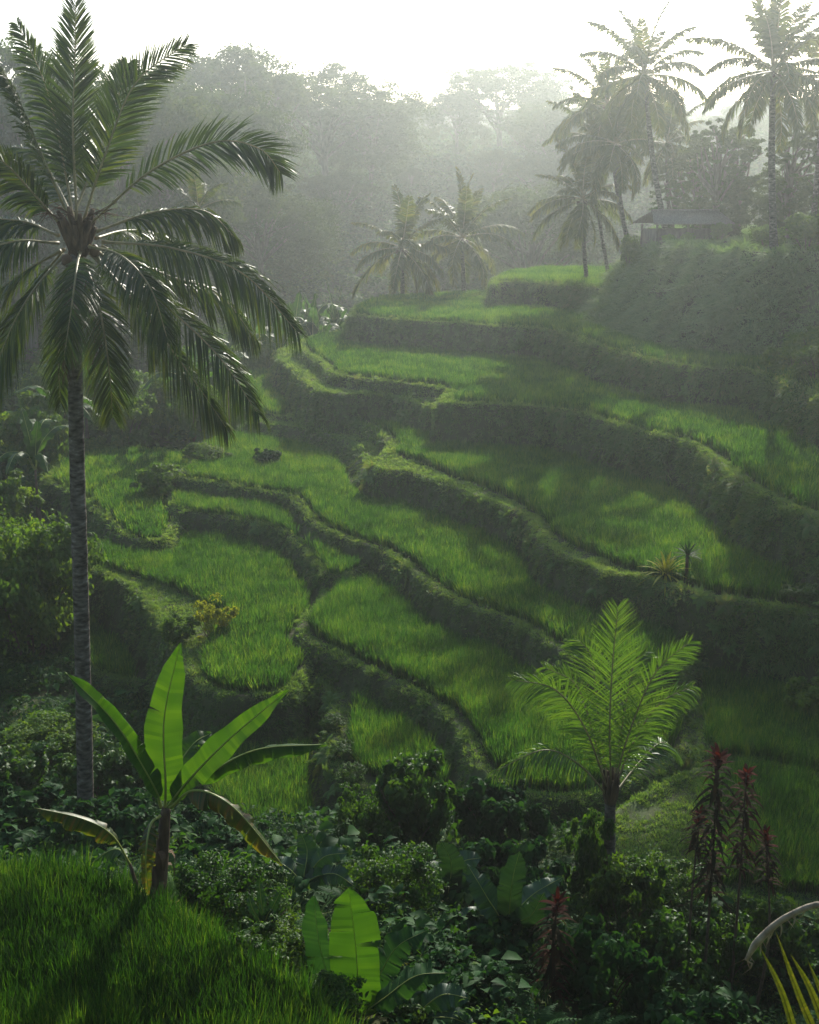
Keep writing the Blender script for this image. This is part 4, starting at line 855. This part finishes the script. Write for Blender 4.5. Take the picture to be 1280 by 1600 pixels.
# ------------------------------------------------------------------ cordylines
def cordyline(label, px, ytop, ybase, d, w=1.0, seed=0, red=.3, sub=0):
    r = np.random.default_rng(seed); top = UD(px, ytop, d); b = np.array([top[0], top[1], H(top[0], top[1])-.1]); t = thing('cordyline', b, label, 'cordyline'); hz = top[2]-b[2]-.22
    zlow = max(.2, UD(px, ybase, d)[2]-b[2])
    mb = MB(); C = curve([(0, 0, 0), (r.normal(0, .09), r.normal(0, .04), hz*.5), (0, 0, hz)], 12); mb.tube(C, np.linspace(.035, .014, 12), 7, 0); mb.obj('stem', [M['twig']], t, smooth=True)
    for nm, lo, hi, mt, n, lab in (('top_leaves', hz-.28, hz, M['red'], 34, 'red young leaves at the tip'), ('leaves', zlow, hz-.22, M['redgreen'], int(42*(hz-zlow))+16, None)):
        mb = MB(); z = np.linspace(lo, hi, n); az = np.arange(n)*2.4+r.normal(0, .3, n); ll = w*r.uniform(.28, .52, n)*(1 if nm == 'leaves' else .72); el = np.radians(r.normal(30 if nm == 'leaves' else 52, 16, n))
        u = np.linspace(0, 1, 5)[None, :, None]; dirn = np.stack([np.cos(az)*np.cos(el), np.sin(az)*np.cos(el), np.sin(el)], 1)[:, None]
        P = np.stack([np.interp(z, C[:, 2], C[:, 0]), np.interp(z, C[:, 2], C[:, 1]), z], 1)[:, None]+ll[:, None, None]*(dirn*u+np.array([0, 0, -1.])*u*u*(.75 if nm == 'leaves' else .35))
        Wd = np.stack([-np.sin(az), np.cos(az), 0*az], 1)[:, None]*np.array([.35, .9, 1, .7, .04])[None, :, None]*.034*w
        mb.strips(P, Wd, 0, r.uniform(0, 1, n)); o = mb.obj(nm, [mt], t)
        if lab: o['label'] = lab
cordyline('tallest red-topped cordyline in front of the right rice', 1124, 1165, 1400, 20.5, 1.15, 1)
cordyline('slimmer red cordyline just right of the tallest one', 1168, 1190, 1360, 21, 1.0, 2)
cordyline('short dark red cordyline lowest in the right-hand trio', 1198, 1285, 1380, 20.5, .85, 3)
cordyline('low reddish cordyline left of the tallest one at the bund', 1095, 1255, 1330, 21.2, .85, 5)
cordyline('lone cordyline with pinkish leaves in the dark gully', 872, 1388, 1560, 17.6, .95, 4)

# spiky plants on the lip of the sunny terrace
p = U(1040, 905, 12.5); b = np.array([p[0], p[1], H(p[0], p[1])])
def rosette(label, b, n, ln, wd, mat, el0, el1, droop, name, cat, seed=0, stem=0., smat='twig'):
    r = np.random.default_rng(seed); t = thing(name, b, label, cat)
    mb = MB(); az = np.arange(n)*2.4; el = np.radians(np.linspace(el0, el1, n)); L_ = ln*r.uniform(.8, 1.15, n); u = np.linspace(0, 1, 7)[None, :, None]
    P = np.array([0, 0, stem])+L_[:, None, None]*(np.stack([np.cos(az)*np.cos(el), np.sin(az)*np.cos(el), np.sin(el)], 1)[:, None]*u+np.array([0, 0, -1.])*u*u*droop)
    Wd = np.stack([-np.sin(az), np.cos(az), 0*az], 1)[:, None]*np.array([.6, .9, 1, .9, .7, .4, .03])[None, :, None]*wd
    mb.strips(P, Wd, 0, r.uniform(0, 1, n)); mb.obj('leaves', [M[mat]], t)
    mb = MB(); mb.tube([(0, 0, -.1), (0, 0, stem*.5+.02), (0, 0, stem+.05)], [.07, .06, .05], 8, 0); mb.obj('stem', [M[smat]], t)
    return t
rosette('yellow spiky plant catching the sun on the bund lip', b, 50, 1.25, .045, 'shrub_yellow', 80, 8, .42, 'spiky_plant', 'plant', 1, .15)
p = U(1072, 908, 12.5); rosette('dark upright spiky plant beside the yellow one', np.array([p[0], p[1], H(p[0], p[1])]), 40, .7, .03, 'shrub_blue', 80, 0, .3, 'spiky_plant', 'plant', 2, .9, 'fibre')

# strap leaves and a dry frond in the near right corner
p = UD(1260, 1600, 8.); b = np.array([p[0], p[1], H(p[0], p[1])-.1]); t = thing('strap_leaf_plant', b, 'plant with yellow green strap leaves rising at the bottom right corner', 'plant')
for k, pp in enumerate([[(1258,1680,0),(1225,1560,0),(1188,1480,.05)],[(1285,1640,0),(1250,1560,0),(1212,1455,.05)],[(1300,1640,.1),(1268,1550,.1),(1235,1490,.1)],[(1310,1650,0),(1290,1570,0),(1262,1500,0)]]):
    path = [UD(a, b2, 8+c)-b for a, b2, c in pp]; link('leaf', broad_leaf('leaf', path, (.2,-1,.2), .035, [M['blade'], M['blade']], 60+k, .3, 0, 0, .004, ([0, .3, .7, 1], [.6, 1, .6, .03]), .0), t)
p = UD(1400, 1560, 8.); b = np.array([p[0], p[1], H(p[0], p[1])-.1]); t = thing('dry_frond', b, 'dry grey curved frond hanging in from the right edge', 'dry frond')
path = [UD(a, b2, 8+c)-b for a, b2, c in [(1400,1600,0),(1380,1480,0),(1330,1425,0),(1280,1413,0),(1225,1435,0),(1185,1470,0),(1166,1500,0)]]
mb = MB(); mb.tube(curve(path, 30), np.interp(np.linspace(0, 1, 30), [0, .6, .85, 1], [.035, .022, .03, .012]), 7, 0)
C = curve(path, 30)
for i in range(16, 30):
    q = C[i]+rng.normal(0, .02, 3); mb.strips(np.array([curve([C[i], q+(rng.normal(0, .03), 0, -.05), q+(rng.normal(0, .05), 0, -.13)], 4)]), np.array([[(.008, .002, 0)]*4])*np.array([1, 1, .7, .1])[None, :, None], 0)
mb.obj('stalk', [M['dry']], t, smooth=True)

# ------------------------------------------------------------------ hut
dh = 80.; a = UD(1026, 378, dh); bR = UD(1130, 378, dh+.7); zb = H(a[0]+2, a[1]+1)-.3
ex = nrm(np.array([bR[0]-a[0], bR[1]-a[1], 0])); ey = np.array([-ex[1], ex[0], 0]); Wd, Dp = 4.0, 2.8
t = thing('field_hut', (a[0], a[1], zb), 'small grey open field hut with tin roof half hidden by grass on the plateau', 'hut', rz=math.atan2(ex[1], ex[0]))
ztop = UD(1050, 330, dh)[2]-zb; zeave = UD(1050, 349, dh)[2]-zb
mb = MB()
def roofslab(mb, A, B, Cc, D_, th=.06): 
    V = np.array([A, B, Cc, D_], float); V2 = V-np.array([0, 0, th]); mb.add(np.vstack([V, V2]), [(0,1,2,3),(7,6,5,4),(0,4,5,1),(1,5,6,2),(2,6,7,3),(3,7,4,0)])
roofslab(mb, (-.45, -.6, zeave), (Wd+.9, -.6, zeave), (Wd+.6, Dp/2-.04, ztop), (.1, Dp/2-.04, ztop)); mb.obj('roof', [M['roof']], t)
mb = MB(); roofslab(mb, (.1, Dp/2+.04, ztop), (Wd+.6, Dp/2+.04, ztop), (Wd+.9, Dp+.6, zeave), (-.45, Dp+.6, zeave)); mb.obj('roof', [M['roof']], t)
mb = MB(); mb.tube([(.05, Dp/2, ztop+.03), (Wd+.65, Dp/2, ztop+.03)], .07, 6, 0); mb.obj('ridge_cap', [M['roof']], t)
zw = zeave-.08
for (x0, y0, x1, y1) in ((.1, 0, Wd-.1, .07), (.1, Dp-.07, Wd-.1, Dp), (0, .07, .07, Dp-.07), (Wd-.07, .07, Wd, Dp-.07)):
    mb = MB(); mb.box((x0, y0, -.9), (x1, y1, zw*.78)); mb.obj('wall', [M['wood']], t)
for x, y in ((-.06, -.06), (Wd-.06, -.06), (Wd*.5, -.075), (-.06, Dp-.04), (Wd-.06, Dp-.04)):
    mb = MB(); mb.box((x, y, -1.), (x+.12, y+.12, zw)); mb.obj('post', [M['wood']], t)

# ------------------------------------------------------------------ low undergrowth covering open ground
def sprig(seed, n, leaf, mat, h, asp=2.):
    r = np.random.default_rng(seed); mb = MB(); P = np.stack([r.normal(0, .22, n), r.normal(0, .22, n), r.uniform(.02, 1, n)**.8*h], 1); leaf_cloud(mb, P, np.array([[0, 0, 1.]]*n), leaf, r, asp, 0, .7, fold=True); return mb.mesh('sprig', [M[mat]])
def fern(seed, nf=9, ln=.6, mat='shrub'):
    r = np.random.default_rng(seed); mb = MB()
    for k in range(nf):
        a = k*6.283/nf+r.normal(0, .2); n = 18; t_ = np.linspace(0, 1, n); L_ = ln*r.uniform(.7, 1.15)
        C = np.stack([math.cos(a)*L_*t_, math.sin(a)*L_*t_, L_*(.95*t_-.85*t_**2)], 1); sd0 = np.array([-math.sin(a), math.cos(a), 0])
        for s_ in (-1, 1):
            pl_ = .17*ln/.6*np.interp(t_, [0, .2, .5, 1], [.4, 1, .9, .08])[:, None]; u = np.linspace(0, 1, 3)[None, :, None]; dd = nrm(sd0*s_+nrm(np.gradient(C, axis=0))*.45)
            P = C[:, None]+dd[:, None]*pl_[:, None]*u+np.array([0, 0, -1.])*pl_[:, None]*.4*u*u
            mb.strips(P, nrm(np.gradient(C, axis=0))[:, None]*np.array([.8, 1, .1])[None, :, None]*.014*ln/.6, 0, np.full(n, r.uniform(.2, .9)))
    return mb.mesh('fern', [M[mat]])
C_ug = proto_collection('undergrowth', [fern(90), fern(91, 11, .75, 'shrub_blue'), fern(92, 7, .5), sprig(93, 40, .17, 'shrub', .6, 2.2), sprig(94, 26, .24, 'shrub_blue', .65, 1.7), sprig(80, 110, .07, 'shrub', .42, 2.4), sprig(81, 90, .085, 'shrub', .5, 2.), sprig(82, 100, .075, 'shrub_blue', .42, 2.3), sprig(83, 70, .11, 'shrub_blue', .45, 2.6), tuft(40, .5, .012, .25, .7, 84, 3, .3, 'bank')])
C_ugf = proto_collection('undergrowth_far', [sprig(85, 60, .26, 'shrub', .8), sprig(86, 60, .3, 'shrub', 1.0, 1.7), sprig(87, 50, .35, 'tree', 1.1)])
C_weed = proto_collection('wall_weeds', [fern(95, 8, .34, 'bank'), fern(96, 10, .42, 'bank'), sprig(97, 40, .07, 'shrub', .3, 2.), sprig(98, 34, .10, 'bank', .32, 2.)])
open_ = (tier < 0)*1.0
P, nn = area_sample((wall+.03*(tier == hillid))*vis*np.clip(.3+1.4*noise(CX, CY, 1.1, 5)+np.clip((CX-4)/8, 0, 1)*.7, 0, 2.)*(CY < 100), 3.2); n = len(P); print('weeds', n)
c, a = tilt(nn, .7); s = rng.uniform(.6, 1.5, n)
scatter('wall_weeds', P, np.stack([c+rng.normal(0, .3, n), rng.normal(0, .3, n), a+rng.normal(0, .5, n)], 1), np.stack([s, s, s], 1), C_weed, 4, 'ferns and leafy weeds clinging to the terrace walls and hill')
P, nn = area_sample(open_*(CY < 48)*(CY > 11)*vis*np.clip(.8+.5*noise(CX, CY, 2, 3), .3, 1.5), 8); n = len(P); print('ug', n)
s = rng.uniform(.7, 1.5, n)*(1+.3*noise(P[:, 0], P[:, 1], 1.5, 3))
scatter('undergrowth', P, np.stack([rng.normal(0, .25, n), rng.normal(0, .25, n), rng.uniform(0, 6.28, n)], 1), np.stack([s, s, s], 1), C_ug, 10, 'tangled low undergrowth covering the gully floor and near banks')
P, nn = area_sample(open_*(CY >= 48)*(CY < 270)*vis, .55); n = len(P); print('ugf', n)
s = rng.uniform(1.0, 2.4, n)
scatter('undergrowth', P, np.stack([rng.normal(0, .25, n), rng.normal(0, .25, n), rng.uniform(0, 6.28, n)], 1), np.stack([s, s, s], 1), C_ugf, 3, 'hazy undergrowth on the valley floor and far slopes')

# unseen trees added around and behind the viewpoint to shade the near bank
for k, (x, y, h, wd) in enumerate([(-9, -7, 15, 1.), (3, -11, 17, 1.1), (13, -4, 15, 1.), (19, 9, 13, .9), (22, 24, 12, .8), (-19, 6, 12, .9), (-4, -20, 18, 1.2)]):
    g = float(H(x, y))-.3; cm, tm = TM[k % 6]; t = thing('forest_tree', (x, y, g), 'tall tree added around the viewpoint outside the view to cast shade', 'tree', 'shade trees added around the viewpoint')
    link('crown', cm, t, (0, 0, 0), k, (h/13*wd, h/13*wd, h/13)); link('trunk', tm, t, (0, 0, 0), k, (h/13*wd, h/13*wd, h/13))

# ------------------------------------------------------------------ haze
mb = MB(); mb.box((-160, -25, -6), (160, 420, 62))
m, n_, l_, out = newmat('haze'); pv = N(n_, 'VolumePrincipled'); pv.inputs['Color'].default_value = (.90, 1, 1, 1); pv.inputs['Density'].default_value = .00098; pv.inputs['Anisotropy'].default_value = .8
l_.new(pv.outputs[0], out.inputs['Volume'])
tag(mb.obj('haze', [m]), 'pale morning haze filling the valley', kind='stuff')
